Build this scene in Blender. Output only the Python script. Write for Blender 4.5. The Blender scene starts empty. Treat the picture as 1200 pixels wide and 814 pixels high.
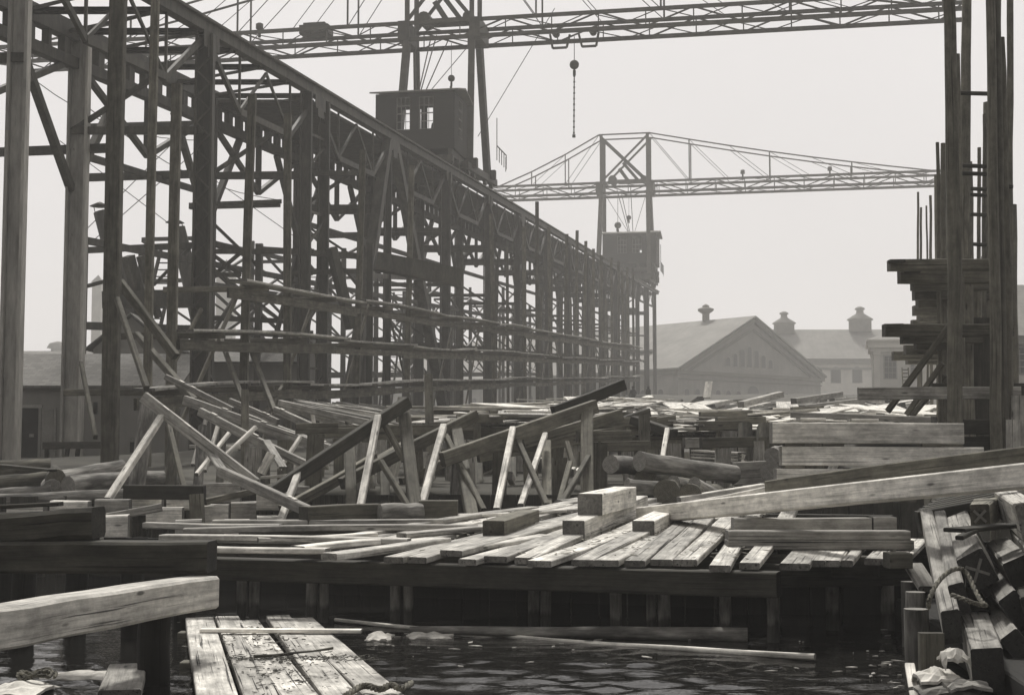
import bpy, bmesh, math, random
from mathutils import Vector, Matrix
random.seed(11)
rng = random.Random(5)
V = Vector
scene = bpy.context.scene
COL = scene.collection
R = math.radians

# ---------------------------------------------------------------- camera
F = 1700.0
EYE = V((0, 0, 2.5))
TH = math.atan(128.0 / F)
cam_d = bpy.data.cameras.new('camera')
cam_d.sensor_width = 36.0
cam_d.lens = 36.0 * F / 1200.0
cam_d.clip_start = 0.1
cam_d.clip_end = 6000
cam = bpy.data.objects.new('camera', cam_d)
COL.objects.link(cam)
cam.location = EYE
cam.rotation_euler = (math.pi / 2 + TH, 0, 0)
scene.camera = cam
ST, CT = math.sin(TH), math.cos(TH)

# measuring helpers: a direction seen in the photograph, cut by a depth / a level / the slip's slope
def ray(px, py):
    xc, yc = (px - 600) / F, (407 - py) / F
    return V((xc, CT - yc * ST, ST + yc * CT))
def P(px, py, Y):
    d = ray(px, py)
    return EYE + d * (Y / d.y)
def L(px, py, z):
    d = ray(px, py)
    return EYE + d * ((z - EYE.z) / d.z)
DX, DZ, Z0 = 0.1944, 0.0577, -0.27           # the slip runs back to the right and climbs 1 in 17
def zs(Y): return Z0 + DZ * Y
def S(px, py, h=0.0):
    d = ray(px, py)
    return EYE + d * ((Z0 + h - EYE.z) / (d.z - DZ * d.y))
def RW(Y, t, h): return V((DX * Y + t, Y, zs(Y) + h))   # along the slip, sideways from it, above it

# ---------------------------------------------------------------- mesh collector
class MB:
    def __init__(s):
        s.v = []; s.f = []; s.g = []; s.r = []; s.sm = []; s.e = []
    def add(s, vs, fs, gs=None, rnd=None, smooth=False, end=0.0, off=None):
        o = len(s.v); rnd = rng.random() if rnd is None else rnd
        off = V((rng.uniform(-50, 50), rng.uniform(-50, 50), rng.uniform(-50, 50))) if off is None else off
        s.e += [end] * len(vs)
        s.v += [V(v) for v in vs]
        s.g += [V(g) + off for g in (gs if gs is not None else vs)]
        s.r += [rnd] * len(vs)
        for f in fs:
            s.f.append([i + o for i in f]); s.sm.append(smooth)
        return s
    def frame(s, p0, p1, roll=0.0):
        ax = (p1 - p0).normalized()
        side = ax.cross(V((0, 0, 1)))
        if side.length < 0.05: side = V((1, 0, 0))
        side.normalize(); up = side.cross(ax).normalized()
        if roll:
            c, q = math.cos(roll), math.sin(roll)
            side, up = side * c + up * q, up * c - side * q
        return ax, side, up
    def timber(s, p0, p1, w, h, seg=1, bow=0.0, cham=0.012, jit=0.0, roll=0.0, taper=1.0, rnd=None):
        p0, p1 = V(p0), V(p1); ax, side, up = s.frame(p0, p1, roll); Ln = (p1 - p0).length
        cham = min(cham, w * .2, h * .2)
        a, b = w / 2, h / 2; c = cham
        if c > 0: prof = [(-a + c, -b), (a - c, -b), (a, -b + c), (a, b - c), (a - c, b), (-a + c, b), (-a, b - c), (-a, -b + c)]
        else: prof = [(-a, -b), (a, -b), (a, b), (-a, b)]
        n = len(prof); vs = []; gs = []; fs = []
        b1, b2 = rng.uniform(-1, 1) * bow, rng.uniform(-1, 1) * bow
        for i in range(seg + 1):
            u = i / seg; k = math.sin(math.pi * u); tp = 1 + (taper - 1) * u
            cen = p0 + ax * (Ln * u) + side * (b1 * k) + up * (b2 * k)
            jx, jy = rng.uniform(-jit, jit), rng.uniform(-jit, jit)
            for (x, y) in prof:
                q = cen + side * (x * tp + jx) + up * (y * tp + jy)
                if jit: q += side * rng.uniform(-jit, jit) * .4 + up * rng.uniform(-jit, jit) * .4
                if i in (0, seg) and c > 0: q += ax * ((c * .5) if i == 0 else -c * .5) * (1 if abs(x) == a or abs(y) == b else 1)
                vs.append(q); gs.append(V((Ln * u, x, y)))
        for i in range(seg):
            for j in range(n):
                k = (j + 1) % n
                fs.append((i * n + j, i * n + k, (i + 1) * n + k, (i + 1) * n + j))
        rnd = rng.random() if rnd is None else rnd
        s.add(vs, fs, gs, rnd); m = len(vs)
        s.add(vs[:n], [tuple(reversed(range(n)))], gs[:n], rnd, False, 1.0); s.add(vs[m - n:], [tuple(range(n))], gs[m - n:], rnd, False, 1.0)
        return s
    def beam(s, p0, p1, w, h, roll=0.0): return s.timber(p0, p1, w, h, cham=0, roll=roll)
    def tube(s, p0, p1, r0, r1=None, n=10, seg=1, wob=0.0, bow=0.0, smooth=True, rnd=None):
        p0, p1 = V(p0), V(p1); r1 = r0 if r1 is None else r1
        ax, side, up = s.frame(p0, p1); Ln = (p1 - p0).length
        vs = []; gs = []; fs = []
        b1, b2 = rng.uniform(-1, 1) * bow, rng.uniform(-1, 1) * bow
        for i in range(seg + 1):
            u = i / seg; k = math.sin(math.pi * u)
            cen = p0 + ax * (Ln * u) + side * (b1 * k + rng.uniform(-wob, wob)) + up * (b2 * k + rng.uniform(-wob, wob))
            for j in range(n):
                th = 2 * math.pi * j / n; rr = (r0 + (r1 - r0) * u) * (1 + (rng.uniform(-.06, .06) if wob else 0))
                q = side * (math.cos(th) * rr) + up * (math.sin(th) * rr)
                vs.append(cen + q); gs.append(V((Ln * u, math.cos(th) * rr, math.sin(th) * rr)))
        for i in range(seg):
            for j in range(n):
                k = (j + 1) % n
                fs.append((i * n + j, i * n + k, (i + 1) * n + k, (i + 1) * n + j))
        s.add(vs, fs, gs, rnd, smooth)
        # caps with own vertices so that the edge stays crisp
        m = len(vs)
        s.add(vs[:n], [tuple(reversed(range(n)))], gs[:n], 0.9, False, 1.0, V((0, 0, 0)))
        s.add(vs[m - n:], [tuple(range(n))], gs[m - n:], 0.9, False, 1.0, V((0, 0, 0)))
        return s
    def poly(s, pts, thick=0.0):
        pts = [V(p) for p in pts]; n = len(pts)
        if not thick: return s.add(pts, [tuple(range(n))])
        nm = (pts[1] - pts[0]).cross(pts[2] - pts[0]).normalized() * thick
        vs = pts + [p - nm for p in pts]
        fs = [tuple(range(n)), tuple(reversed(range(n, 2 * n)))]
        for i in range(n):
            k = (i + 1) % n; fs.append((i, i + n, k + n, k))
        return s.add(vs, fs)
    def box(s, c, sx, sy, sz, yaw=0.0):
        c = V(c); ca, sa = math.cos(yaw), math.sin(yaw)
        a = V((ca, sa, 0)) * (sx / 2)
        return s.beam(c - a, c + a, sy, sz)
    def lathe(s, c, prof, n=12, smooth=True):
        c = V(c); vs = []; fs = []
        for (r, z) in prof:
            for j in range(n):
                th = 2 * math.pi * j / n + math.pi / n
                vs.append(c + V((math.cos(th) * r, math.sin(th) * r, z)))
        for i in range(len(prof) - 1):
            for j in range(n):
                k = (j + 1) % n; fs.append((i * n + j, i * n + k, (i + 1) * n + k, (i + 1) * n + j))
        fs.append(tuple(reversed(range(n)))); m = (len(prof) - 1) * n; fs.append(tuple(range(m, m + n)))
        return s.add(vs, fs, None, None, smooth)
    def build(s, name, mat, parent=None, origin=None):
        me = bpy.data.meshes.new(name)
        if origin is None:
            xs = [v.x for v in s.v]; ys = [v.y for v in s.v]; zz = [v.z for v in s.v]
            origin = ((min(xs) + max(xs)) / 2, (min(ys) + max(ys)) / 2, min(zz))
        wo = V(origin)
        me.from_pydata([v - wo for v in s.v], [], s.f)
        a = me.attributes.new('gco', 'FLOAT_VECTOR', 'POINT'); a.data.foreach_set('vector', [c for g in s.g for c in g])
        a = me.attributes.new('rnd', 'FLOAT', 'POINT'); a.data.foreach_set('value', s.r)
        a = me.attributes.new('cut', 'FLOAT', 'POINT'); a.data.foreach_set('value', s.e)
        me.polygons.foreach_set('use_smooth', s.sm)
        me.materials.append(mat); me.update()
        o = bpy.data.objects.new(name, me); COL.objects.link(o)
        o.location = wo
        return o
def tag(o, label=None, cat=None, group=None, kind=None):
    if label: o['label'] = label
    if cat: o['category'] = cat
    if group: o['group'] = group
    if kind: o['kind'] = kind
    return o
class Thing:
    def __init__(s, name, label, cat, loc, group=None):
        s.o = bpy.data.objects.new(name, None); COL.objects.link(s.o)
        s.o.location = loc; s.org = V(loc); s.o.empty_display_size = .2
        tag(s.o, label, cat, group)
    def part(s, name, mb, mat, label=None, under=None):
        o = mb.build(name, mat, None, origin=s.org)
        o.location = (0, 0, 0)
        o.parent = under if under is not None else s.o
        if label: o['label'] = label
        return o
def one(name, label, cat, mb, mat, group=None, kind=None):
    return tag(mb.build(name, mat), label, cat, group, kind)

# ---------------------------------------------------------------- materials
TINT = (1.0, 0.968, 0.885)
def col(v, t=TINT): return (v * t[0], v * t[1], v * t[2], 1)
class NT:
    def __init__(s, name):
        s.m = bpy.data.materials.new(name); s.m.use_nodes = True
        s.t = s.m.node_tree; s.b = s.t.nodes['Principled BSDF']
    def n(s, typ, **kw):
        n = s.t.nodes.new(typ)
        for k, v in kw.items():
            if k[0] == '_': n.inputs[k[1:].replace('_', ' ')].default_value = v
            else: setattr(n, k, v)
        return n
    def l(s, a, b): s.t.links.new(a, b)
    def math(s, op, a, b=None, clamp=False):
        n = s.n('ShaderNodeMath', operation=op, use_clamp=clamp)
        for i, x in enumerate((a, b)):
            if x is None: continue
            if isinstance(x, (int, float)): n.inputs[i].default_value = x
            else: s.l(x, n.inputs[i])
        return n.outputs[0]
    def rng(s, x, a, b, c, d):
        n = s.n('ShaderNodeMapRange'); s.l(x, n.inputs[0])
        for i, q in enumerate((a, b, c, d)): n.inputs[i + 1].default_value = q
        return n.outputs[0]
    def noise(s, vec, sc, scale=1.0, detail=4, rough=.55):
        m = s.n('ShaderNodeMapping'); s.l(vec, m.inputs[0]); m.inputs['Scale'].default_value = sc
        n = s.n('ShaderNodeTexNoise'); s.l(m.outputs[0], n.inputs['Vector'])
        n.inputs['Scale'].default_value = scale; n.inputs['Detail'].default_value = detail; n.inputs['Roughness'].default_value = rough
        return n.outputs[0]
    def finish(s, val, rough=.8, bump=None, bstr=.3, bdist=.01, tint=TINT, spec=.3, base=.3):
        if base < .15: tint = (1.0, .95, .77)
        # val: a scalar albedo socket
        c = s.n('ShaderNodeCombineColor')
        for i in range(3): s.l(s.math('MULTIPLY', val, tint[i]), c.inputs[i])
        s.l(c.outputs[0], s.b.inputs['Base Color'])
        s.b.inputs['Roughness'].default_value = rough
        s.b.inputs['Specular IOR Level'].default_value = spec
        if bump is not None:
            b = s.n('ShaderNodeBump'); b.inputs['Strength'].default_value = bstr; b.inputs['Distance'].default_value = bdist
            s.l(bump, b.inputs['Height']); s.l(b.outputs[0], s.b.inputs['Normal'])
        return s.m
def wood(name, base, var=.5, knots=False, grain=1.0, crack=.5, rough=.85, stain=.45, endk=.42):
    m = NT(name)
    g = m.n('ShaderNodeAttribute', attribute_name='gco').outputs['Vector']
    r = m.n('ShaderNodeAttribute', attribute_name='rnd').outputs['Fac']
    n1 = m.noise(g, (.9, 19 * grain, 19 * grain), 1, 8, .7)
    n2 = m.noise(g, (1.2, 2.2, 2.2), 1, 6, .66)
    n3 = m.noise(g, (.45, 30, 30), 1, 4, .55); n4 = m.noise(g, (3.2, 5, 5), 1, 8, .72)
    v = m.math('MULTIPLY', m.rng(n1, .28, .72, 1 - .45, 1 + .4), m.rng(n4, .36, .6, .8, 1.2))
    v = m.math('MULTIPLY', v, m.rng(n2, .3, .7, 1 - stain, 1 + stain * .55))
    v = m.math('MULTIPLY', v, m.rng(r, 0, 1, 1 - var * .5, 1 + var * .5))
    cr = m.rng(n3, .33, .41, 1 - crack * 1.2, 1)
    v = m.math('MULTIPLY', v, cr)
    if knots:
        mp = m.n('ShaderNodeMapping'); m.l(g, mp.inputs[0]); mp.inputs['Scale'].default_value = (1.1, 4.2, 4.2)
        vo = m.n('ShaderNodeTexVoronoi'); m.l(mp.outputs[0], vo.inputs['Vector']); vo.inputs['Scale'].default_value = 1.2
        v = m.math('MULTIPLY', v, m.rng(vo.outputs['Distance'], .07, .14, .3, 1))
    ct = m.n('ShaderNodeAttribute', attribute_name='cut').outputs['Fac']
    v = m.math('MULTIPLY', v, m.rng(ct, 0, 1, 1, endk))            # dirty wet end grain, plus painted shade of ends facing away from light
    v = m.math('MULTIPLY', v, base)
    h = m.math('ADD', m.math('MULTIPLY', n1, .7), m.math('MULTIPLY', cr, .6))
    return m.finish(v, rough, h, .6, .014, base=base)
def rough_mat(name, base, sc=2.0, var=.4, rough=.85, bstr=.3, bdist=.02, spec=.3, fine=18.0, wide=.25, streak=1.0):
    m = NT(name)
    co = m.n('ShaderNodeTexCoord').outputs['Object']
    r = m.n('ShaderNodeAttribute', attribute_name='rnd').outputs['Fac']
    n1 = m.noise(co, (sc, sc, sc * streak), 1, 7, .65); n2 = m.noise(co, (fine, fine, fine * streak), 1, 3, .6)
    v = m.math('MULTIPLY', m.rng(n1, .3, .7, 1 - var, 1 + var), m.rng(n2, .3, .7, .85, 1.15))
    v = m.math('MULTIPLY', v, m.rng(r, 0, 1, 1 - wide, 1 + wide))
    return m.finish(m.math('MULTIPLY', v, base), rough, n1 if bstr else None, bstr, bdist, spec=spec, base=base)
def bark(name, base, tide=False):
    m = NT(name)
    g = m.n('ShaderNodeAttribute', attribute_name='gco').outputs['Vector']
    r = m.n('ShaderNodeAttribute', attribute_name='rnd').outputs['Fac']
    n1 = m.noise(g, (1.6, 14, 14), 1, 5, .65); n2 = m.noise(g, (1.1, 3.5, 3.5), 1, 5, .6)
    v = m.math('MULTIPLY', m.rng(n1, .3, .7, .45, 1.35), m.rng(n2, .38, .62, .55, 1.7))
    v = m.math('MULTIPLY', v, m.rng(r, 0, 1, .8, 1.3))
    ct = m.n('ShaderNodeAttribute', attribute_name='cut').outputs['Fac']
    sp = m.n('ShaderNodeSeparateXYZ'); m.l(g, sp.inputs[0])
    rad = m.math('SQRT', m.math('ADD', m.math('MULTIPLY', sp.outputs[1], sp.outputs[1]), m.math('MULTIPLY', sp.outputs[2], sp.outputs[2])))
    ring = m.rng(m.math('SINE', m.math('MULTIPLY', rad, 190)), -1, 1, .72, 1.1)
    endv = m.math('MULTIPLY', m.math('MULTIPLY', ring, m.rng(n1, .3, .7, .7, 1.2)), min(.26, base * 1.9))
    mxn = m.n('ShaderNodeMix', data_type='FLOAT'); m.l(ct, mxn.inputs[0]); m.l(m.math('MULTIPLY', v, base), mxn.inputs[2]); m.l(endv, mxn.inputs[3])
    out_ = mxn.outputs[0]
    if tide:                                       # wet and weedy up to the tide mark
        ps = m.n('ShaderNodeNewGeometry').outputs['Position']; sx_ = m.n('ShaderNodeSeparateXYZ'); m.l(ps, sx_.inputs[0])
        out_ = m.math('MULTIPLY', out_, m.rng(m.math('ADD', sx_.outputs[2], m.math('MULTIPLY', n2, .3)), .38, .46, .3, 1))
    return m.finish(out_, .9, n1, .8, .03, base=base)
def coursed(name, base, bw, bh, mortar=.8, yaw=0.0, var=.12, rough=.85):
    """brick courses / slates / boards as a pattern within one wall"""
    m = NT(name)
    g = m.n('ShaderNodeAttribute', attribute_name='gco').outputs['Vector']
    mp = m.n('ShaderNodeMapping'); m.l(g, mp.inputs[0])
    b = m.n('ShaderNodeTexBrick'); m.l(mp.outputs[0], b.inputs['Vector'])
    b.inputs['Color1'].default_value = (1, 1, 1, 1); b.inputs['Color2'].default_value = (1 - var,) * 3 + (1,)
    b.inputs['Mortar'].default_value = (mortar,) * 3 + (1,); b.inputs['Scale'].default_value = 1
    b.inputs['Brick Width'].default_value = bw; b.inputs['Row Height'].default_value = bh; b.inputs['Mortar Size'].default_value = bh * .06
    bwn = m.n('ShaderNodeRGBToBW'); m.l(b.outputs[0], bwn.inputs[0])
    n = m.noise(g, (.25,) * 3, 1, 6, .6); n2 = m.noise(g, (1.4, .25, .25), 1, 4, .6)
    v = m.math('MULTIPLY', bwn.outputs[0], m.math('MULTIPLY', m.rng(n, .3, .7, .78, 1.2), m.rng(n2, .3, .7, .88, 1.1)))
    return m.finish(m.math('MULTIPLY', v, base), rough, bwn.outputs[0], .2, .02, base=base)
M = dict(
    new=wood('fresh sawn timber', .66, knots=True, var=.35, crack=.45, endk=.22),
    pale=wood('pale clean lumber', .74, knots=True, var=.15, crack=.25),
    pile=wood('rain darkened timber', .25, var=.5, endk=.1, crack=.7),  # near-black ends: end grain and painted shade together
    rib=wood('planed rib timber', .32, var=.4), raft=wood('soaked raft plank', .5, var=.3, stain=.7, crack=.8, knots=True),
    scaf=wood('scaffold pole timber', .14, var=.7, grain=.7, stain=.6), old=wood('grimy old timber', .055, var=.4, stain=.6, crack=.7),
    grey=wood('weathered timber', .34, var=.6, crack=.7, knots=True),
    mid=wood('brown timber', .14, var=.7, knots=True),
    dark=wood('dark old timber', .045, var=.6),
    tar=wood('wet black timber', .009, var=.5),  # wet wood; its near-black also paints in the shade under the wharf
    pole=wood('pole timber', .13, var=.6, grain=.6),
    deck=wood('worn deck plank', .5, var=.7, crack=.7, stain=.6, knots=True),
    pilew=bark('tide marked pile', .15, True), bark=bark('bark log', .15), barkd=bark('dark bark', .075), barkl=bark('pale stripped log', .22),
    steel=rough_mat('painted structural steel', .058, 2.6, .55, .65, .15, .006, spec=.35, streak=.25), steel_light=rough_mat('weathered pale steel', .34, 2.2, .4, .65, .1, .004, fine=9, streak=.2),  # second steel is a paler tone for two of the first columns
    steel2=rough_mat('dull crane steel', .065, 1.6, .4, .6, .1, .004, spec=.35),
    cab=coursed('cab sheathing', .05, .35, 40, .6, var=.25),
    wire=rough_mat('wire rope', .05, 4, .2, .6, 0),
    ground=rough_mat('trodden yard earth', .055, .6, .45, .95, .6, .08, fine=9),
    seabed=rough_mat('mud', .03, 1, .3, .95, .3),
    stone=rough_mat('pale dressed stone', .55, .4, .15, .85, .1),
    trim=rough_mat('painted trim', .22, .6, .2, .8, .1),
    darktrim=rough_mat('dark painted trim', .1, .6, .2, .8, .1),
    slate=coursed('slate roof', .21, .5, .3, .85),
    shingle=coursed('old shingle roof', .15, .3, .22, .6, var=.35),
    brick=coursed('brick wall', .23, .4, .14, 1.25),
    boardwall=coursed('board wall', .36, .22, 40, .55, var=.2),
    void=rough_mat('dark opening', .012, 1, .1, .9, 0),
    cloth=rough_mat('dark work clothes', .035, 6, .3, .95, .2),
    skin=rough_mat('skin', .3, 3, .1, .7, 0),
    white=rough_mat('white chalk paint', .2, 12, .3, .9, 0),
    canvas=rough_mat('pale crumpled canvas', .5, 5, .3, .9, .3),
    rope=bark('hemp rope', .10),
    chips=rough_mat('bark chips', .035, 8, .4, .95, 0, wide=.8),
)
def glass_mat():
    m = NT('window glass'); t = m.t
    tr = m.n('ShaderNodeBsdfTransparent'); tr.inputs[0].default_value = (.8, .8, .78, 1)
    gl = m.n('ShaderNodeBsdfGlossy'); gl.inputs['Roughness'].default_value = .05
    mx = m.n('ShaderNodeMixShader'); mx.inputs[0].default_value = .15
    m.l(tr.outputs[0], mx.inputs[1]); m.l(gl.outputs[0], mx.inputs[2])
    m.l(mx.outputs[0], t.nodes['Material Output'].inputs['Surface'])
    return m.m
M['glass'] = glass_mat()
def dark_glass():
    m = NT('dark window panes'); m.b.inputs['Base Color'].default_value = col(.012); m.b.inputs['Roughness'].default_value = .35
    return m.m
M['pane'] = dark_glass()
def water_mat():
    m = NT('harbour water')
    co = m.n('ShaderNodeTexCoord').outputs['Object']
    h = m.noise(co, (3.5, 9, 1), 1, 3, .55)
    m.b.inputs['Base Color'].default_value = col(.012); m.b.inputs['Roughness'].default_value = .03
    m.b.inputs['Specular IOR Level'].default_value = .5; m.b.inputs['IOR'].default_value = 1.33
    bu = m.n('ShaderNodeBump'); bu.inputs['Strength'].default_value = 1.0; bu.inputs['Distance'].default_value = .009
    m.l(h, bu.inputs['Height']); m.l(bu.outputs[0], m.b.inputs['Normal'])
    return m.m
M['water'] = water_mat()

# ---------------------------------------------------------------- light, sky, air
w = bpy.data.worlds.new('World'); scene.world = w; w.use_nodes = True
nt = w.node_tree; bg = nt.nodes['Background']
SUN_AZ, SUN_EL = R(-8), R(57)      # high, beyond the slip
sky = nt.nodes.new('ShaderNodeTexSky'); sky.sky_type = 'NISHITA'; sky.sun_disc = False
sky.sun_elevation = SUN_EL; sky.sun_rotation = SUN_AZ; sky.air_density = 1.5; sky.dust_density = 4
hs = nt.nodes.new('ShaderNodeHueSaturation'); hs.inputs['Saturation'].default_value = 0
mx = nt.nodes.new('ShaderNodeMix'); mx.data_type = 'RGBA'; mx.inputs[0].default_value = .82
nt.links.new(sky.outputs[0], hs.inputs['Color']); nt.links.new(hs.outputs[0], mx.inputs[6])
mx.inputs[7].default_value = (6.5, 6.22, 6.14, 1)      # an even overcast
# hazy overcast: brightest on the sun's side, duller away from it
tcw = nt.nodes.new('ShaderNodeTexCoord'); dt = nt.nodes.new('ShaderNodeVectorMath'); dt.operation = 'DOT_PRODUCT'
dt.inputs[1].default_value = (math.sin(R(10)), math.cos(R(10)), .25)
nt.links.new(tcw.outputs['Generated'], dt.inputs[0])
mr = nt.nodes.new('ShaderNodeMapRange'); mr.interpolation_type = 'SMOOTHSTEP'
for i_, q_ in enumerate((-.75, .8, .46, 1.0)): mr.inputs[i_ + 1].default_value = q_
nt.links.new(dt.outputs['Value'], mr.inputs[0])
ml = nt.nodes.new('ShaderNodeVectorMath'); ml.operation = 'SCALE'
nt.links.new(mx.outputs[2], ml.inputs[0]); nt.links.new(mr.outputs[0], ml.inputs['Scale'])
nz_ = nt.nodes.new('ShaderNodeTexNoise'); nz_.inputs['Scale'].default_value = 2.2; nz_.inputs['Detail'].default_value = 5
nt.links.new(tcw.outputs['Generated'], nz_.inputs['Vector'])
mr2 = nt.nodes.new('ShaderNodeMapRange'); nt.links.new(nz_.outputs[0], mr2.inputs[0])       # faint uneven cloud
for i_, q_ in enumerate((.3, .7, .955, 1.03)): mr2.inputs[i_ + 1].default_value = q_
ml2 = nt.nodes.new('ShaderNodeVectorMath'); ml2.operation = 'SCALE'; nt.links.new(ml.outputs[0], ml2.inputs[0]); nt.links.new(mr2.outputs[0], ml2.inputs['Scale'])
nt.links.new(ml2.outputs[0], bg.inputs['Color']); bg.inputs['Strength'].default_value = .116
sd = bpy.data.lights.new('sun', 'SUN'); sd.energy = 3.6; sd.angle = R(9); sd.color = (1, .97, .92)
so = bpy.data.objects.new('sun', sd); COL.objects.link(so)
sv = V((math.sin(SUN_AZ) * math.cos(SUN_EL), math.cos(SUN_AZ) * math.cos(SUN_EL), math.sin(SUN_EL)))
so.rotation_euler = sv.to_track_quat('Z', 'Y').to_euler(); so.location = (30, 30, 60)
vs_ = scene.view_settings; vs_.view_transform = 'Standard'; vs_.look = 'None'; vs_.gamma = 1; vs_.exposure = .12; vs_.use_curve_mapping = False
scene.cycles.max_bounces = 6; scene.cycles.diffuse_bounces = 3; scene.cycles.volume_bounces = 1; scene.cycles.transparent_max_bounces = 12
scene.cycles.use_denoising = True
hz = MB()
x0, x1, y0, y1, z0, z1 = -620, 620, -310, 720, -4, 75
c8 = [(x, y, z) for z in (z0, z1) for (x, y) in ((x0, y0), (x1, y0), (x1, y1), (x0, y1))]
hz.add(c8, [(3, 2, 1, 0), (4, 5, 6, 7), (0, 1, 5, 4), (1, 2, 6, 5), (2, 3, 7, 6), (3, 0, 4, 7)])
hm = bpy.data.materials.new('harbour haze'); hm.use_nodes = True; ht = hm.node_tree; ht.nodes.clear()
ho = ht.nodes.new('ShaderNodeOutputMaterial'); hv = ht.nodes.new('ShaderNodeVolumePrincipled')
hv.inputs['Color'].default_value = (.97, .96, .94, 1); hv.inputs['Density'].default_value = .001; hv.inputs['Anisotropy'].default_value = .2
ht.links.new(hv.outputs[0], ho.inputs['Volume'])
hobj = hz.build('haze', hm); tag(hobj, 'pale haze filling the air over the shipyard', 'haze', kind='stuff')
# ================================================================ SETTING
def smooth(a, b, x):
    u = max(0, min(1, (x - a) / (b - a))); return u * u * (3 - 2 * u)
def gz(x, y):
    t = x - DX * y
    slip = min(zs(y) - .12, 11.0)
    yard = min(slip, 2.35 + max(0, y - 95) * .055)
    z = yard + (slip - yard) * smooth(-27, -22.5, t)
    z += .05 * math.sin(x * .9 + y * .31) + .05 * math.sin(y * .7 - x * .23)
    edge = 34.5 if x < 9 else 22.0            # the bulkhead: water and piles in front of it
    edge = edge - smooth(-7, -16, x) * 3.5
    return z if y >= edge else -1.6
g = MB()
xs = [-600, -400, -200, -110, -70] + [-50 + i * 1.5 for i in range(75)] + [70, 90, 130, 220, 400, 600]
ys = [-300, -60, 10, 21.9, 22.1, 26] + [30.9, 31.1, 32, 33, 34.4, 34.6] + [36 + i * 1.5 for i in range(60)] + [130 + i * 8 for i in range(24)] + [340, 420, 520, 600, 700]
vs = [V((x, y, gz(x, y))) for y in ys for x in xs]; nx = len(xs)
g.add(vs, [(j * nx + i, j * nx + i + 1, (j + 1) * nx + i + 1, (j + 1) * nx + i) for j in range(len(ys) - 1) for i in range(nx - 1)], None, .5, True)
one('ground', 'trodden earth of the shipyard and the sloping building slip', 'ground', g, M['ground'], kind='structure')
wtr = MB(); rw_ = random.Random(2)
wav = [(rw_.uniform(.2, .8), rw_.gauss(1.5, .6), rw_.uniform(0, 6.3)) for _ in range(26)]
def wz(x, y):
    if y > 26 or abs(x) > 14: return 0
    z = 0
    for lam, an, ph in wav: z += .0066 * lam ** 1.1 * math.sin((x * math.cos(an) + y * math.sin(an)) * 6.283 / lam + ph + .6 * math.sin(x * .7 + ph * 2))
    return z * (.55 + .45 * math.sin(x * .55 + 1) * math.sin(y * .8 + x * .2)) * smooth(0, 3, 14 - abs(x)) * smooth(0, 3, 26 - y) * (.45 + .55 * smooth(21, 16, y))
wx = [-300, -80, -30] + [-14 + i * .07 for i in range(401)] + [30, 80, 300]; wy = [-250, -30, 5] + [11 + i * .055 for i in range(273)] + [30, 36]
nx = len(wx); wtr.add([(x, y, wz(x, y)) for y in wy for x in wx], [(j * nx + i, j * nx + i + 1, (j + 1) * nx + i + 1, (j + 1) * nx + i) for j in range(len(wy) - 1) for i in range(nx - 1)], None, .5, True)
wo = one('water', 'dark harbour water with bright ripples below the wharf', 'water', wtr, M['water'], kind='structure')

# ================================================================ FAR BUILDINGS
def wall_rect(mb, a, b, z0, z1, off=0.0):
    a = V((a.x, a.y, 0)); b = V((b.x, b.y, 0)); n = V((b.y - a.y, -(b.x - a.x), 0)).normalized() * off
    h = V((0, 0, 1)); Ln = (b - a).length
    mb.add([a + n + h * z0, b + n + h * z0, b + n + h * z1, a + n + h * z1], [(0, 1, 2, 3)], [(0, z0, 0), (Ln, z0, 0), (Ln, z1, 0), (0, z1, 0)])
def arch_window(T, a, d, n, u, z, w, h, arch=True, under=None, sash=True, proud=.06):
    """a window standing in the wall: a surround, its panes; a wall start, d direction, n outward, u along"""
    c = a + d * u
    def pt(x, zz, o): q = c + d * x + n * o; return V((q.x, q.y, zz))
    def outline(w_, h0, h1, o):
        pts = [pt(-w_ / 2, h0, o), pt(w_ / 2, h0, o)]
        if arch:
            k = 6; r = w_ / 2; sp = h1 - r * .8
            for i in range(k + 1):
                th = math.pi * i / k; pts.append(pt(math.cos(th) * r, sp + math.sin(th) * r * .8, o))
        else: pts += [pt(w_ / 2, h1, o), pt(-w_ / 2, h1, o)]
        return pts
    fr = MB(); fr.poly(outline(w + .35, z - .15, z + h + .2, proud), proud + .05)
    f = T.part('window', fr, M['trim'], under=under)
    pn = MB(); pn.poly(outline(w, z, z + h, proud + .03), .02)
    p = T.part('pane', pn, M['pane'], under=f)
    if sash:
        sb = MB()
        for k in (1, 2, 3): sb.beam(pt(-w / 2, z + h * k / 4, proud + .05), pt(w / 2, z + h * k / 4, proud + .05), .05, .07)
        for k in (1, 2): sb.beam(pt(-w / 2 + w * k / 3, z, proud + .05), pt(-w / 2 + w * k / 3, z + h * .92, proud + .05), .06, .05)
        T.part('sash', sb, M['trim'], under=f)
    return f

# --- the gabled shop
Al = V((32.1, 280, 0)); Br = V((65.8, 309, 0)); d = (Br - Al).normalized(); W = (Br - Al).length
n = V((d.y, -d.x, 0)); bk = -n
zb, ze, za = 10.5, P(797, 433, 280).z, P(882, 375, 294.5).z
T = Thing('gabled_building', 'large brick shop building with a broad gable end and stepped arched windows', 'building', (Al.x + d.x * W / 2, Al.y + d.y * W / 2, zb))
LB = 110
wl = MB()
mid = Al + d * (W / 2)
wl.add([V((Al.x, Al.y, zb)), V((Br.x, Br.y, zb)), V((Br.x, Br.y, ze)), V((mid.x, mid.y, za)), V((Al.x, Al.y, ze))], [(0, 1, 2, 3, 4)], [(0, zb, 0), (W, zb, 0), (W, ze, 0), (W / 2, za, 0), (0, ze, 0)])
Ab, Bb = Al + bk * LB, Br + bk * LB; mb_ = mid + bk * LB
wall_rect(wl, Ab, Al, zb, ze); wall_rect(wl, Br, Bb, zb, ze)
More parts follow.
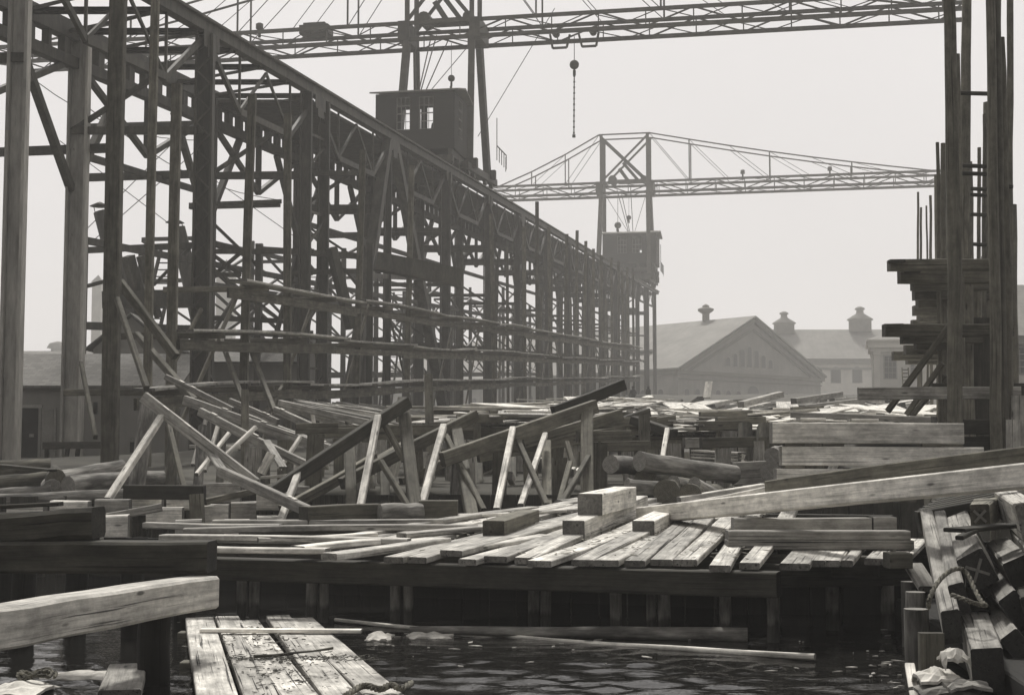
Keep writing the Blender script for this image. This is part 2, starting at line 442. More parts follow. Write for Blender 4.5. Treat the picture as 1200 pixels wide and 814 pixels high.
wl.add([V((Bb.x, Bb.y, zb)), V((Ab.x, Ab.y, zb)), V((Ab.x, Ab.y, ze)), V((mb_.x, mb_.y, za)), V((Bb.x, Bb.y, ze))], [(0, 1, 2, 3, 4)])
T.part('wall', wl, M['brick'])
rf = MB(); ov = 1.0
for sg, c in ((-1, Al), (1, Br)):
    e0 = c + d * sg * ov + n * ov; e1 = c + d * sg * ov + bk * LB; r0 = mid + n * ov; r1 = mid + bk * LB
    drop = (za - ze) / (W / 2) * ov
    pts = [V((e0.x, e0.y, ze - drop + .5)), V((e1.x, e1.y, ze - drop + .5)), V((r1.x, r1.y, za + .5)), V((r0.x, r0.y, za + .5))]
    sl = (pts[3] - pts[0]).length; up = [V((p.x, p.y, p.z + .35)) for p in pts]
    gg = [(0, 0, 0), (LB, 0, 0), (LB, sl, 0), (0, sl, 0)]
    rf.add(pts + up, [(4, 5, 6, 7), (3, 2, 1, 0), (0, 1, 5, 4), (1, 2, 6, 5), (2, 3, 7, 6), (3, 0, 4, 7)], gg + gg)
roof = T.part('roof', rf, M['slate'])
co = MB()
co.beam(V((Al.x, Al.y, ze - .4)) + n * .35 - d * .6, V((Br.x, Br.y, ze - .4)) + n * .35 + d * .6, .7, .7)
co.beam(V((Al.x, Al.y, ze - 1.7)) + n * .2, V((Br.x, Br.y, ze - 1.7)) + n * .2, .3, .3)
for c in (Al, Br):
    co.beam(V((c.x, c.y, ze - .1)) + n * .45, V((mid.x, mid.y, za - .1)) + n * .45, .8, .7)
    co.beam(V((c.x, c.y, ze - 1.5)).lerp(V((mid.x, mid.y, za - 1.9)), .1) + n * .2, V((mid.x, mid.y, za - 2.0)) + n * .2, .3, .4)
co.beam(V((Ab.x, Ab.y, ze - .4)) - d * .35, V((Al.x, Al.y, ze - .4)) - d * .35, .7, .7)
T.part('cornice', co, M['darktrim'])
for k, hh in zip(range(-3, 4), (1.8, 2.6, 3.5, 4.2, 3.5, 2.6, 1.8)):
    arch_window(T, Al, d, n, W / 2 + k * 2.2 + (-1 if k else -1), ze + 1.3, 1.25, hh, sash=False)
for k in range(14):
    u = 2.4 + k * (W - 4.8) / 13
    if abs(k - 6.5) < 1: continue
    arch_window(T, Al, d, n, u, ze - 7.2, 1.35, 3.6, sash=False)
arch_window(T, Al, d, n, W / 2, ze - 8, 3.6, 5.6, sash=False)
dn = (Al - Ab).normalized()
for k in range(14): arch_window(T, Al + bk * 70, dn, -d, 3 + k * 4.8, ze - 7.2, 1.4, 3.6, sash=False)
# skylight on the left slope
s0 = P(764, 407, 300); sk = MB(); q = Al + bk * 18 + d * (W * .18); zq = ze + (za - ze) * .36
sk.box((q.x, q.y, zq + .9), 3.2, 9, .3, math.atan2(d.y, d.x)); T.part('skylight', sk, M['trim'], under=roof)
def roof_vent(px, py, Y, k, lab):
    c = P(px, py, Y); mb = MB()
    mb.lathe(c, [(.95 * k, 0), (.95 * k, 2.2 * k), (1.9 * k, 3.0 * k), (1.9 * k, 3.5 * k), (.9 * k, 3.9 * k), (.9 * k, 4.3 * k), (.2 * k, 4.6 * k)], 8, False)
    T.part('roof_vent', mb, M['darktrim'], under=roof)
for bkd in (12.5, 42): 
    q = mid + bk * bkd; mb = MB(); k = .82
    mb.lathe((q.x, q.y, za + .4), [(.95 * k, 0), (.95 * k, 2.2 * k), (2.1 * k, 3.0 * k), (2.1 * k, 3.5 * k), (.9 * k, 3.9 * k), (.9 * k, 4.3 * k), (.2 * k, 4.7 * k)], 8, False)
    T.part('roof_vent', mb, M['darktrim'], under=roof)

# --- the long building with round cupolas
YB = 345
def X(px, Y): return (px - 600) / F * Y
xa, xb = X(845, YB), X(1120, YB); ze, zr = P(985, 421, YB).z, P(985, 386, YB + 12).z
T = Thing('long_building', 'long pale building with a slate roof and two round ventilator cupolas', 'building', ((xa + xb) / 2, YB, 10.5))
wl = MB(); wall_rect(wl, V((xa, YB, 0)), V((xb, YB, 0)), 10.5, ze); wall_rect(wl, V((xb, YB + 24, 0)), V((xa, YB + 24, 0)), 10.5, ze)
for x in (xa, xb):
    a_, b_ = ((x, YB + 24), (x, YB)) if x == xa else ((x, YB), (x, YB + 24))
    wl.add([(a_[0], a_[1], 10.5), (b_[0], b_[1], 10.5), (b_[0], b_[1], ze), (x, YB + 12, zr - .3), (a_[0], a_[1], ze)], [(0, 1, 2, 3, 4)])
T.part('wall', wl, M['stone'])
rf = MB(); sl = math.hypot(13, zr - ze)
for sg in (-1, 1):
    rf.add([(xa - 1, YB + 12 + sg * 13, ze + .1), (xb + 1, YB + 12 + sg * 13, ze + .1), (xb + 1, YB + 12, zr), (xa - 1, YB + 12, zr)], [(0, 1, 2, 3) if sg < 0 else (3, 2, 1, 0)], [(0, 0, 0), (xb - xa, 0, 0), (xb - xa, sl, 0), (0, sl, 0)])
roof = T.part('roof', rf, M['slate'])
co = MB(); co.beam((xa - .6, YB - .4, ze - .5), (xb + .6, YB - .4, ze - .5), .8, 1.0); co.beam((xa, YB - .2, ze - 2.2), (xb, YB - .2, ze - 2.2), .4, .5)
T.part('cornice', co, M['trim'])
for px in (920, 946, 958, 980, 1005): arch_window(T, V((xa, YB, 0)), V((1, 0, 0)), V((0, -1, 0)), X(px, YB) - xa, P(px, 448, YB).z, 2.1, 3.6, sash=False)
for px, py, k in ((919, 389, 1.0), (1008, 386, 1.1)):
    c = P(px, py, YB + 11); mb = MB(); k *= 2.5
    mb.lathe(c - V((0, 0, .6)), [(1.0 * k, 0), (1.0 * k, 1.0 * k), (1.15 * k, 1.05 * k), (1.15 * k, 1.15 * k), (.35 * k, 1.65 * k), (.3 * k, 1.95 * k), (.45 * k, 2.0 * k), (.42 * k, 2.15 * k), (.1 * k, 2.3 * k)], 16)
    T.part('cupola', mb, M['trim'], under=roof)

# --- the pale pavilion
YP = 215; xa, xb = X(1022, YP), X(1112, YP); zb = 10.6; zc0, zc1 = P(1040, 412, YP).z, P(1040, 398, YP).z
T = Thing('stone_pavilion', 'pale stone pavilion with pilasters and a tall sash window behind the staging', 'building', ((xa + xb) / 2, YP, zb))
wl = MB(); bkx = 14 * .262; pts = [V((xa, YP, 0)), V((xb, YP, 0)), V((xb + 4, YP + 14, 0)), V((xa + bkx, YP + 14, 0))]
for i in range(4): wall_rect(wl, pts[i], pts[(i + 1) % 4], zb, zc0)
T.part('wall', wl, M['stone'])
co = MB(); cx, cy = (xa + xb) / 2, YP + 7
for z0_, z1_, e in ((zc0, zc0 + .6, .25), (zc0 + .6, zc1 - .25, .55), (zc1 - .25, zc1, .9)): co.poly([V((p.x + sx * e, p.y + sy * e, z1_)) for p, sx, sy in zip(pts, (-1, 1, 1, -1), (-1, -1, 1, 1))], z1_ - z0_ - .004)
T.part('cornice', co, M['stone'])
rf = MB(); rz = zc1 + .02; pk = zc1 + 2.2
rf.add([(xa - .8, YP - .8, rz), (xb + .8, YP - .8, rz), (xb + 4.8, YP + 14.8, rz), (xa + bkx - .8, YP + 14.8, rz), (xa + 6, cy, pk), (xb - 4, cy, pk)], [(0, 1, 5, 4), (1, 2, 5), (2, 3, 4, 5), (3, 0, 4)])
T.part('roof', rf, M['slate'])
for u in (.75, 7.6):
    pl = MB(); pl.beam((xa + u, YP - .12, zb), (xa + u, YP - .12, zc0 - .5), .9, .24); pl.box((xa + u, YP - .15, zc0 - .25), 1.15, .36, .49); T.part('pilaster', pl, M['stone'])
for px in (1044, 1075, 1098): arch_window(T, V((xa, YP, 0)), V((1, 0, 0)), V((0, -1, 0)), X(px, YP) - xa, P(px, 443, YP).z, 1.7, P(px, 417, YP).z - P(px, 443, YP).z, arch=False)

# --- building at the right edge
YR = 120; xa, xb = X(1150, YR), X(1330, YR); zb = 6.0; ze, zt = P(1190, 394, YR).z, P(1190, 335, YR + 9).z
T = Thing('side_building', 'pale building with a light roof and a framed window beyond the tall staging poles', 'building', ((xa + xb) / 2, YR, zb))
wl = MB(); pts = [V((xa, YR, 0)), V((xb, YR, 0)), V((xb, YR + 18, 0)), V((xa, YR + 18, 0))]
for i in range(4): wall_rect(wl, pts[i], pts[(i + 1) % 4], zb, ze)
for x in (xa, xb): wl.add([(x, YR, ze), (x, YR + 18, ze), (x, YR + 9, zt)], [(0, 1, 2) if x == xb else (2, 1, 0)])
T.part('wall', wl, M['stone'])
rf = MB()
for sg in (-1, 1): rf.add([(xa - .5, YR + 9 + sg * 9.8, ze), (xb + .5, YR + 9 + sg * 9.8, ze), (xb + .5, YR + 9, zt + .1), (xa - .5, YR + 9, zt + .1)], [(0, 1, 2, 3) if sg < 0 else (3, 2, 1, 0)], [(0, 0, 0), (xb - xa, 0, 0), (xb - xa, 10, 0), (0, 10, 0)])
T.part('roof', rf, M['slate'])
co = MB(); co.beam((xa - .4, YR - .3, ze - .35), (xb + .4, YR - .3, ze - .35), .6, .7); T.part('cornice', co, M['trim'])
for px in (1193, 1228, 1263): arch_window(T, V((xa, YR, 0)), V((1, 0, 0)), V((0, -1, 0)), X(px, YR) - xa, P(px, 437, YR).z, 1.15, 2.1, arch=False)

# --- sheds on the left
def shed(name, label, px0, px1, Yf, depth, zb, pye, zr_, mats, ridge_along=True):
    xa, xb = X(px0, Yf), X(px1, Yf); ze = P(px0, pye, Yf).z
    T = Thing(name, label, 'shed', ((xa + xb) / 2, Yf, zb))
    wl = MB(); pts = [V((xa, Yf, 0)), V((xb, Yf, 0)), V((xb, Yf + depth, 0)), V((xa, Yf + depth, 0))]
    for i in range(4): wall_rect(wl, pts[i], pts[(i + 1) % 4], zb - .3, ze)
    rf = MB()
    if ridge_along:
        for x in (xa, xb): wl.add([(x, Yf, ze), (x, Yf + depth, ze), (x, Yf + depth / 2, zr_)], [(0, 1, 2) if x == xb else (2, 1, 0)])
        for sg in (-1, 1):
            ym = Yf + depth / 2; ed = ym + sg * (depth / 2 + .35)
            pts = [V((xa - .3, ed, ze - .1)), V((xb + .3, ed, ze - .1)), V((xb + .3, ym, zr_ + .08)), V((xa - .3, ym, zr_ + .08))]
            up = [p + V((0, 0, .1)) for p in pts]; gg = [(0, 0, 0), (xb - xa, 0, 0), (xb - xa, 4, 0), (0, 4, 0)]
            rf.add(pts + up, [(4, 5, 6, 7) if sg < 0 else (7, 6, 5, 4), (3, 2, 1, 0), (0, 1, 5, 4), (1, 2, 6, 5), (3, 0, 4, 7)], gg + gg)
    else:
        xm = (xa + xb) / 2
        for y in (Yf, Yf + depth): wl.add([(xa, y, ze), (xb, y, ze), (xm, y, zr_)], [(0, 1, 2) if y == Yf else (2, 1, 0)], [(0, 0, 0), (xb - xa, 0, 0), (xm - xa, 2, 0)])
        for sg in (-1, 1):
            ed = xm + sg * ((xb - xa) / 2 + .35)
            pts = [V((ed, Yf - .3, ze - .12)), V((ed, Yf + depth, ze - .12)), V((xm, Yf + depth, zr_ + .08)), V((xm, Yf - .3, zr_ + .08))]
            up = [p + V((0, 0, .1)) for p in pts]; gg = [(0, 0, 0), (depth, 0, 0), (depth, 4, 0), (0, 4, 0)]
            rf.add(pts + up, [(4, 5, 6, 7), (3, 2, 1, 0), (0, 1, 5, 4), (1, 2, 6, 5), (3, 0, 4, 7)], gg + gg)
    T.part('wall', wl, mats[0]); T.part('roof', rf, mats[1])
    return T, xa, xb, ze
Yf = 61.0
T, xa, xb, ze = shed('yard_shed', 'low board shed with an open dark doorway under the gantry columns', -60, 205, Yf, 7.5, 2.3, 452, P(60, 419, Yf + 3.7).z, (M['boardwall'], M['shingle']))
tr = MB(); tr.beam((xa, Yf - .1, ze - .12), (xb, Yf - .1, ze - .12), .12, .2); T.part('eave_board', tr, M['darktrim'])
dx0, dx1, dz0, dz1 = X(25, Yf), X(46, Yf), P(30, 536, Yf).z, P(30, 478, Yf).z
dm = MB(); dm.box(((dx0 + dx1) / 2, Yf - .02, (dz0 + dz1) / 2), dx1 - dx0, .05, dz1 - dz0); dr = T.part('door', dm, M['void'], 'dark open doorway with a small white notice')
fr = MB()
for x in (dx0 - .07, dx1 + .07): fr.beam((x, Yf - .05, dz0), (x, Yf - .05, dz1), .12, .1)
fr.beam((dx0 - .14, Yf - .05, dz1 + .07), (dx1 + .14, Yf - .05, dz1 + .07), .1, .13); fr.beam((dx0 - .2, Yf - .1, dz0 - .05), (dx1 + .2, Yf - .1, dz0 - .05), .2, .1); T.part('door_frame', fr, M['trim'], under=dr)
nm = MB(); q = P(37, 510, Yf - .06); nm.box(q, .2, .02, .13); T.part('notice', nm, M['white'], under=dr)
lf = MB(); q0, q1 = X(50, Yf), X(67, Yf); lf.box(((q0 + q1) / 2, Yf - .06, (dz0 + dz1) / 2), q1 - q0, .05, dz1 - dz0)
for zz in (.2, .72): lf.box(((q0 + q1) / 2, Yf - .1, dz0 + (dz1 - dz0) * (zz + .1)), (q1 - q0) * .62, .03, (dz1 - dz0) * .3)
T.part('door_leaf', lf, M['trim'], 'pale panelled door leaf swung open')
for px, a, b in ((112, 471, 485), (155, 517, 530)):
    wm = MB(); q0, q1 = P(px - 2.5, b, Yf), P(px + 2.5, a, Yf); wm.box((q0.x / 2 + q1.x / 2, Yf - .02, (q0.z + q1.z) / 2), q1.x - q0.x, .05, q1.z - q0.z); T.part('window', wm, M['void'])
bd = MB(); q = P(156, 515, Yf); bd.box((q.x, Yf - .06, q.z), .2, .03, .2); T.part('notice', bd, M['white'])
shed('gabled_shed', 'small gabled shed with a louvred front rising behind the low shed roof', 108, 196, 71, 8, 2.4, 408, P(152, 371, 71).z, (M['boardwall'], M['shingle']), False)
T2, xa, xb, ze = shed('lean_shed', 'board shed with a drooping weathered roof between the steel columns', 196, 352, 80, 8, 2.6, 424, P(270, 402, 84).z, (M['boardwall'], M['shingle']))
for px in (238, 300):
    wm = MB(); q0, q1 = P(px - 6, 470, 80), P(px + 6, 448, 80); wm.box(((q0.x + q1.x) / 2, 79.98, (q0.z + q1.z) / 2), q1.x - q0.x, .05, q1.z - q0.z); T2.part('window', wm, M['pane'])
# far roofs, a pale tower with a hipped cap
Yd = 420
mb = MB(); T = Thing('distant_shed', 'long low roof far away beyond the yard at the left', 'shed', (X(40, Yd), Yd, 11))
mb.box((X(40, Yd), Yd + 8, 11 + 11), 75, 16, 22); T.part('wall', mb, M['stone'])
rf = MB(); zt = P(40, 411, Yd + 8).z; xa, xb = X(-120, Yd), X(190, Yd)
rf.add([(xa, Yd - 1, zt - 6), (xb, Yd - 1, zt - 6), (xb, Yd + 17, zt - 6), (xa, Yd + 17, zt - 6), (xa, Yd + 8, zt), (xb, Yd + 8, zt)], [(0, 1, 5, 4), (2, 3, 4, 5), (0, 4, 3), (1, 2, 5), (3, 2, 1, 0)]); rr = T.part('roof', rf, M['slate'])
mb = MB(); mb.lathe((X(57, Yd), Yd + 8, zt - .6), [(2.2, 0), (2.2, 1.2), (3.4, 1.4), (2.6, 2.8), (.5, 3.4)], 12); T.part('cupola', mb, M['darktrim'], under=rr)
for px, w_, yt, nm in ((263, 20, 304, 'pale square tower with a pyramid cap seen between the gantry columns'), (112, 11, 322, 'slim pale tower seen between the two leftmost columns')):
    Yt = 380; c = V((X(px, Yt), Yt, 11)); hw = w_ / F * Yt / 2
    T = Thing('distant_tower', nm, 'tower', c)
    zt = P(px, yt, Yt).z; ze = zt - hw * 1.7
    mb = MB(); mb.box((c.x, c.y, (ze + 11) / 2), 2 * hw, 2 * hw, ze - 11); T.part('shaft', mb, M['stone'])
    mb = MB(); e = hw * 1.2; mb.add([(c.x - e, c.y - e, ze), (c.x + e, c.y - e, ze), (c.x + e, c.y + e, ze), (c.x - e, c.y + e, ze), (c.x, c.y, zt)], [(0, 1, 4), (1, 2, 4), (2, 3, 4), (3, 0, 4), (3, 2, 1, 0)]); T.part('roof', mb, M['slate'])
# ================================================================ STEEL CRANE RUNWAY
TF, TB, HT = -24.5, -30.0, 17.5          # front rail, back rail, height over the slip
YK = [45.8 + 14 * k for k in range(16)]
T = Thing('crane_runway', 'long steel crane runway on tall columns receding along the slip', 'gantry', RW(60, TF, -1))
def member(mb, Y0, t0, h0, Y1, t1, h1, w, hh): mb.beam(RW(Y0, t0, h0), RW(Y1, t1, h1), w, hh)
def hcol(mb, Y, t, h0, h1, w, dY=0.0):
    a, b = RW(Y, t, h0), RW(Y + dY, t, h1); b.x = a.x; b.y = a.y + dY
    for sx in (-1, 1):
        o = V((sx * (w / 2 - .06), 0, 0)); mb.beam(a + o, b + o, .1, w * .62)
    mb.beam(a + V((0, .02, 0)), b + V((0, .02, 0)), w - .25, .08)
def zsteel(k): return M['steel']
for k, Y in enumerate(YK):
    mb = MB()
    if k == 3:
        for dy in (-9.2, 14.5):
            a = RW(Y + dy, TF, -1.2); b = RW(Y + (1 if dy > 0 else -1) * .7, TF, HT - .6); mb.beam(a, b, .55, .55); mb.beam(a + V((.35, 0, 0)), b + V((.2, 0, 0)), .12, .6)
        mb.beam(RW(Y - 4.4, TF, 8.4), RW(Y + 6.8, TF, 9), .25, .3); hcol(mb, Y - .6, TF, -1.2, HT - .5, .5)
        T.part('trestle', mb, M['steel'], 'A shaped trestle carrying the front rail')
    elif k in (2, 6, 10, 14):
        for dy in (-1.4, 1.4): hcol(mb, Y + dy, TF, -1.2, HT - .5, .62)
        for h in range(1, 16, 2): mb.beam(RW(Y - 1.4, TF, h), RW(Y + 1.4, TF, h + (1.6 if h % 4 == 1 else 0)), .08, .12)
        T.part('tower_column', mb, M['steel'])
    else:
        hcol(mb, Y, TF - (.25 if k == 0 else 0), -1.2, HT - .5, .78 if k in (1, 4) else .66)
        T.part('column', mb, M['steel_light'] if k == 0 else M['steel'])
    mb = MB(); hcol(mb, Y + (14 if k == 0 else 0), TB, -1.6, HT - .6, .85) if k != 1 else hcol(mb, Y, TB + .25, -1.6, HT - .6, .85)
    if k != 0: T.part('column', mb, M['steel_light'] if k == 1 else M['steel'])
# gusset plates and lacing bars where the members meet
for k, Y in enumerate(YK[:9]):
    gp = MB(); gp.beam(RW(Y - .8, TF + .26, HT - .8), RW(Y + .8, TF + .26, HT - .8), .03, .7); gp.beam(RW(Y - .45, TF + .28, HT - 1.3), RW(Y + .45, TF + .28, HT - 1.3), .03, .5)
    T.part('gusset_plate', gp, M['steel'])
    if k in (0, 1, 2):
        lc = MB(); h = 0; sg = 1
        while h < HT - 2:
            w_ = .27; a = RW(Y, TF, h); yy = -.27
            for dy in (0,):
                lc.beam(a + V((-sg * w_, yy, 0)), RW(Y, TF, h + .55) + V((sg * w_, yy, 0)), .05, .07)
            h += .55; sg = -sg
        if k == 1: T.part('lacing', lc, M['steel'])
Yend = 262
# top chord (rail girder) front and back
mb = MB(); member(mb, 30, TF, HT - .24, Yend, TF, HT - .24, .46, .48); member(mb, 30, TF + .32, HT + .02, Yend, TF + .32, HT + .02, .2, .1); T.part('top_chord', mb, M['steel'])
mb = MB(); member(mb, 30, TB, HT - .45, Yend, TB, HT - .45, .5, .75); member(mb, 30, TB, HT - 1.75, Yend, TB, HT - 1.75, .45, .45)
Y = 30
while Y < Yend - 2:
    member(mb, Y, TB, HT - .8, Y, TB, HT - 1.55, .3, .9 if (int(Y) % 3) else .35); Y += 1.45
T.part('back_girder', mb, M['steel'])
# front truss webs, bay by bay
bays = [31.8] + YK
for k in range(len(bays) - 1):
    a, b = bays[k], bays[k + 1]; L_ = b - a; mb = MB(); hl = HT - 3.1
    m1, m2 = a + L_ * .27, b - L_ * .27; me_ = (a + b) / 2
    member(mb, a + .4, TF, HT - .8, m1, TF, hl, .16, .24); member(mb, m1, TF, hl, m2, TF, hl, .2, .3); member(mb, m2, TF, hl, b - .4, TF, HT - .8, .16, .24)
    member(mb, m1, TF, hl, me_, TF, HT - .7, .1, .14); member(mb, me_, TF, HT - .7, m2, TF, hl, .1, .14)
    for mm in (m1, m2): member(mb, mm, TF, hl, mm, TF, HT - .6, .1, .14)
    T.part('truss_web', mb, M['steel'])
    # knee braces of the back girder
    kb = MB(); hb = HT - 4.6; m1, m2 = a + L_ * .3, b - L_ * .3
    member(kb, a, TB, hb - 2.5, m1, TB, HT - 2, .3, .3); member(kb, b, TB, hb - 2.5, m2, TB, HT - 2, .3, .3)
    member(kb, a + 1, TB, HT - 2, me_, TB, hb, .25, .25); member(kb, b - 1, TB, HT - 2, me_, TB, hb, .25, .25); member(kb, me_, TB, hb, me_, TB, HT - 1.9, .3, .3)
    kb.beam(RW(a, TF, hb), RW(a, TB, hb), .25, .3); kb.beam(RW(a, TF, HT - .9), RW(a, TB, hb), .2, .2)
    T.part('knee_brace', kb, M['steel'])
    if k > 2 or k == 0 or k == 2:
        sw = MB()
        for h in (4.2, 8.4, 12):
            if (k + int(h)) % 3 == 0 and k < 4: continue
            sw.beam(RW(a, TB, h), RW(b, TB, h), .2, .3)
            if k > 2: sw.beam(RW(a, TF, h + .6), RW(a, TB, h + .6), .2, .25)
        if k > 2:
            h0, h1 = (4.2, 8.4) if k % 2 else (8.4, 12)
            sw.beam(RW(a, TB, h0), RW(b, TB, h1), .14, .16); sw.beam(RW(b, TB, h0), RW(a, TB, h1), .14, .16)
            sw.beam(RW(a, TF, h0), RW(a, TB, h1), .12, .14)
        if len(sw.v): T.part('sway_brace', sw, M['steel'])
# top floor: open lattice bracing near, plated walkway beyond
lt = MB(); Y = 31
while Y < 74:
    for q in (-1, 1):
        lt.beam(RW(Y, TF, HT - .5), RW(Y, TB, HT - .5), .12, .14); lt.beam(RW(Y + .55, TF, HT - .5), RW(Y + .55, TB, HT - .5), .12, .14)
    n_ = 9
    for i in range(n_):
        u0, u1 = i / n_, (i + 1) / n_; f = lambda u: TF + (TB - TF) * u
        lt.beam(RW(Y + (0 if i % 2 else .55), f(u0), HT - .5), RW(Y + (.55 if i % 2 else 0), f(u1), HT - .5), .06, .07)
    lt.beam(RW(Y, TF, HT - .6), RW(Y + 3.5, TB, HT - .6), .1, .12); Y += 3.5
T.part('lattice_bracing', lt, M['steel'])
pl = MB(); pl.add([RW(74, TF - .3, HT - .7), RW(Yend, TF - .3, HT - .7), RW(Yend, TB + .3, HT - .7), RW(74, TB + .3, HT - .7)] + [RW(74, TF - .3, HT - .55), RW(Yend, TF - .3, HT - .55), RW(Yend, TB + .3, HT - .55), RW(74, TB + .3, HT - .55)], [(0, 1, 2, 3), (7, 6, 5, 4), (0, 4, 5, 1), (2, 6, 7, 3), (0, 3, 7, 4), (1, 5, 6, 2)])
T.part('walkway_plate', pl, M['steel'])
for i, (Y, q) in enumerate(((60, 5), (68, 4), (80, 6), (98, 5))):
    st = MB(); st.beam(RW(Y, TB + 1.5, 12.2), RW(Y + 1.2, TB - 4, 12.2), .3, .35); T.part('outrigger', st, M['steel'])
# rear row: a second line of steel bents and staging beyond the runway
T = Thing('rear_staging_frame', 'tangle of dark steel bents and braces beyond the crane runway', 'staging', RW(80, -38, 0))
r2 = random.Random(3)
for k in range(14):
    Y = 92 + 9.5 * k; t = -37.5; mb = MB(); h1 = 11.5 + r2.uniform(-1.5, 2.5)
    mb.beam(RW(Y, t, -1.5), RW(Y, t, h1), .4, .4); mb.beam(RW(Y + 1, t - 4.5, -1.5), RW(Y + 1, t - 4.5, h1), .35, .35); T.part('post', mb, M['steel'])
    br = MB()
    for h in (2.5, 5.5, 8.5, 11.2):
        if r2.random() < .85: br.beam(RW(Y, t, h), RW(Y + 9.5, t, h), .2, .3)
        br.beam(RW(Y, t, h + .2), RW(Y + 1, t - 4.5, h + .2), .15, .25)
    for h in (2.5, 5.5, 8.5):
        a, b = (Y, Y + 9.5) if r2.random() < .5 else (Y + 9.5, Y)
        br.beam(RW(a, t, h), RW(b, t, h + 3), .14, .16)
        if r2.random() < .6: br.beam(RW(b, t, h), RW(a, t, h + 3), .14, .16)
        br.beam(RW(Y, t, h), RW(Y + 1, t - 4.5, h + 2.8), .12, .14)
    T.part('brace', br, M['steel'])
for i in range(3):
    Y = 76 + i * 24; lad = MB(); a, b = RW(Y, -35, -.5), RW(Y + 6, -35.4, 10)
    for o in (-.5, .5): lad.beam(a + V((o, 0, 0)), b + V((o, 0, 0)), .14, .2)
    for j in range(26):
        q = a.lerp(b, (j + .5) / 26); lad.beam(q - V((.5, 0, 0)), q + V((.5, 0, 0)), .2, .05)
    T.part('stair', lad, M['steel'])
# old timber falsework seen through the first bays
T = Thing('falsework', 'dark horizontal beams and braces standing between the first steel columns', 'staging', RW(66, -34, -.5))
Yq = 74
for a, b, w_, nm in (((84, 294), (236, 287), .3, 'beam'), ((84, 340), (144, 324), .2, 'beam'), ((84, 381), (236, 386), .38, 'beam'), ((120, 352), (236, 350), .85, 'beam'), ((180, 334), (230, 283), .16, 'brace'), ((240, 282), (290, 298), .3, 'beam'), ((240, 322), (282, 322), .22, 'beam'), ((246, 296), (282, 322), .16, 'brace'), ((282, 296), (242, 330), .16, 'brace'), ((240, 372), (330, 376), .25, 'beam'), ((246, 395), (274, 350), .16, 'brace'), ((226, 240), (330, 236), .2, 'beam'), ((248, 260), (300, 310), .14, 'brace'), ((150, 300), (168, 372), .5, 'brace'), ((164, 300), (186, 372), .3, 'brace'), ((90, 150), (232, 146), .35, 'outrigger_beam'), ((236, 205), (420, 203), .25, 'outrigger_beam'), ((300, 292), (420, 300), .3, 'beam'), ((330, 320), (420, 318), .2, 'beam'), ((322, 398), (348, 300), .2, 'brace'), ((388, 290), (412, 385), .45, 'brace'), ((440, 306), (540, 326), .9, 'beam')):
    mb = MB(); mb.beam(P(*a, Yq), P(*b, Yq + 1), w_, w_); T.part(nm, mb, M['steel'])
for px in (94, 300, 352, 432):
    mb = MB(); q = P(px, 530, Yq + .5); q.z = 1.8; mb.beam(q, V((q.x, q.y, P(px, 284, Yq).z)), .3, .3); T.part('post', mb, M['steel'])
# leaning stove pipes with little caps
for px, py, qx, qy, w_, lab in ((119, 248, 152, 372, 19, 'dark leaning flue pipe with a flat cap behind the timber post'), (208, 267, 233, 372, 18, 'dark leaning flue pipe with a loose cap beside the double column')):
    Yp = 84; a, b = P(qx, qy, Yp), P(px, py, Yp); r = w_ / F * Yp / 2
    a = a + (a - b) * .25
    T = Thing('flue_pipe', lab, 'flue pipe', a)
    mb = MB(); mb.tube(a, b, r * 1.15, r, 14, 1); T.part('pipe', mb, M['steel'])
    c = MB(); q = P(px - 2 if px < 150 else px - 3, py - 8, Yp); c.lathe(q - V((0, 0, .1)), [(r * 1.25, 0), (.05, .28)], 14); hs_ = MB()
    cp = T.part('cap', c, M['steel'])
    for sx in (-1, 1): hs_.beam(b + V((sx * r * .8, 0, -.05)), q + V((sx * r * .8, 0, 0)), .04, .04)
    T.part('cap_bracket', hs_, M['steel'])

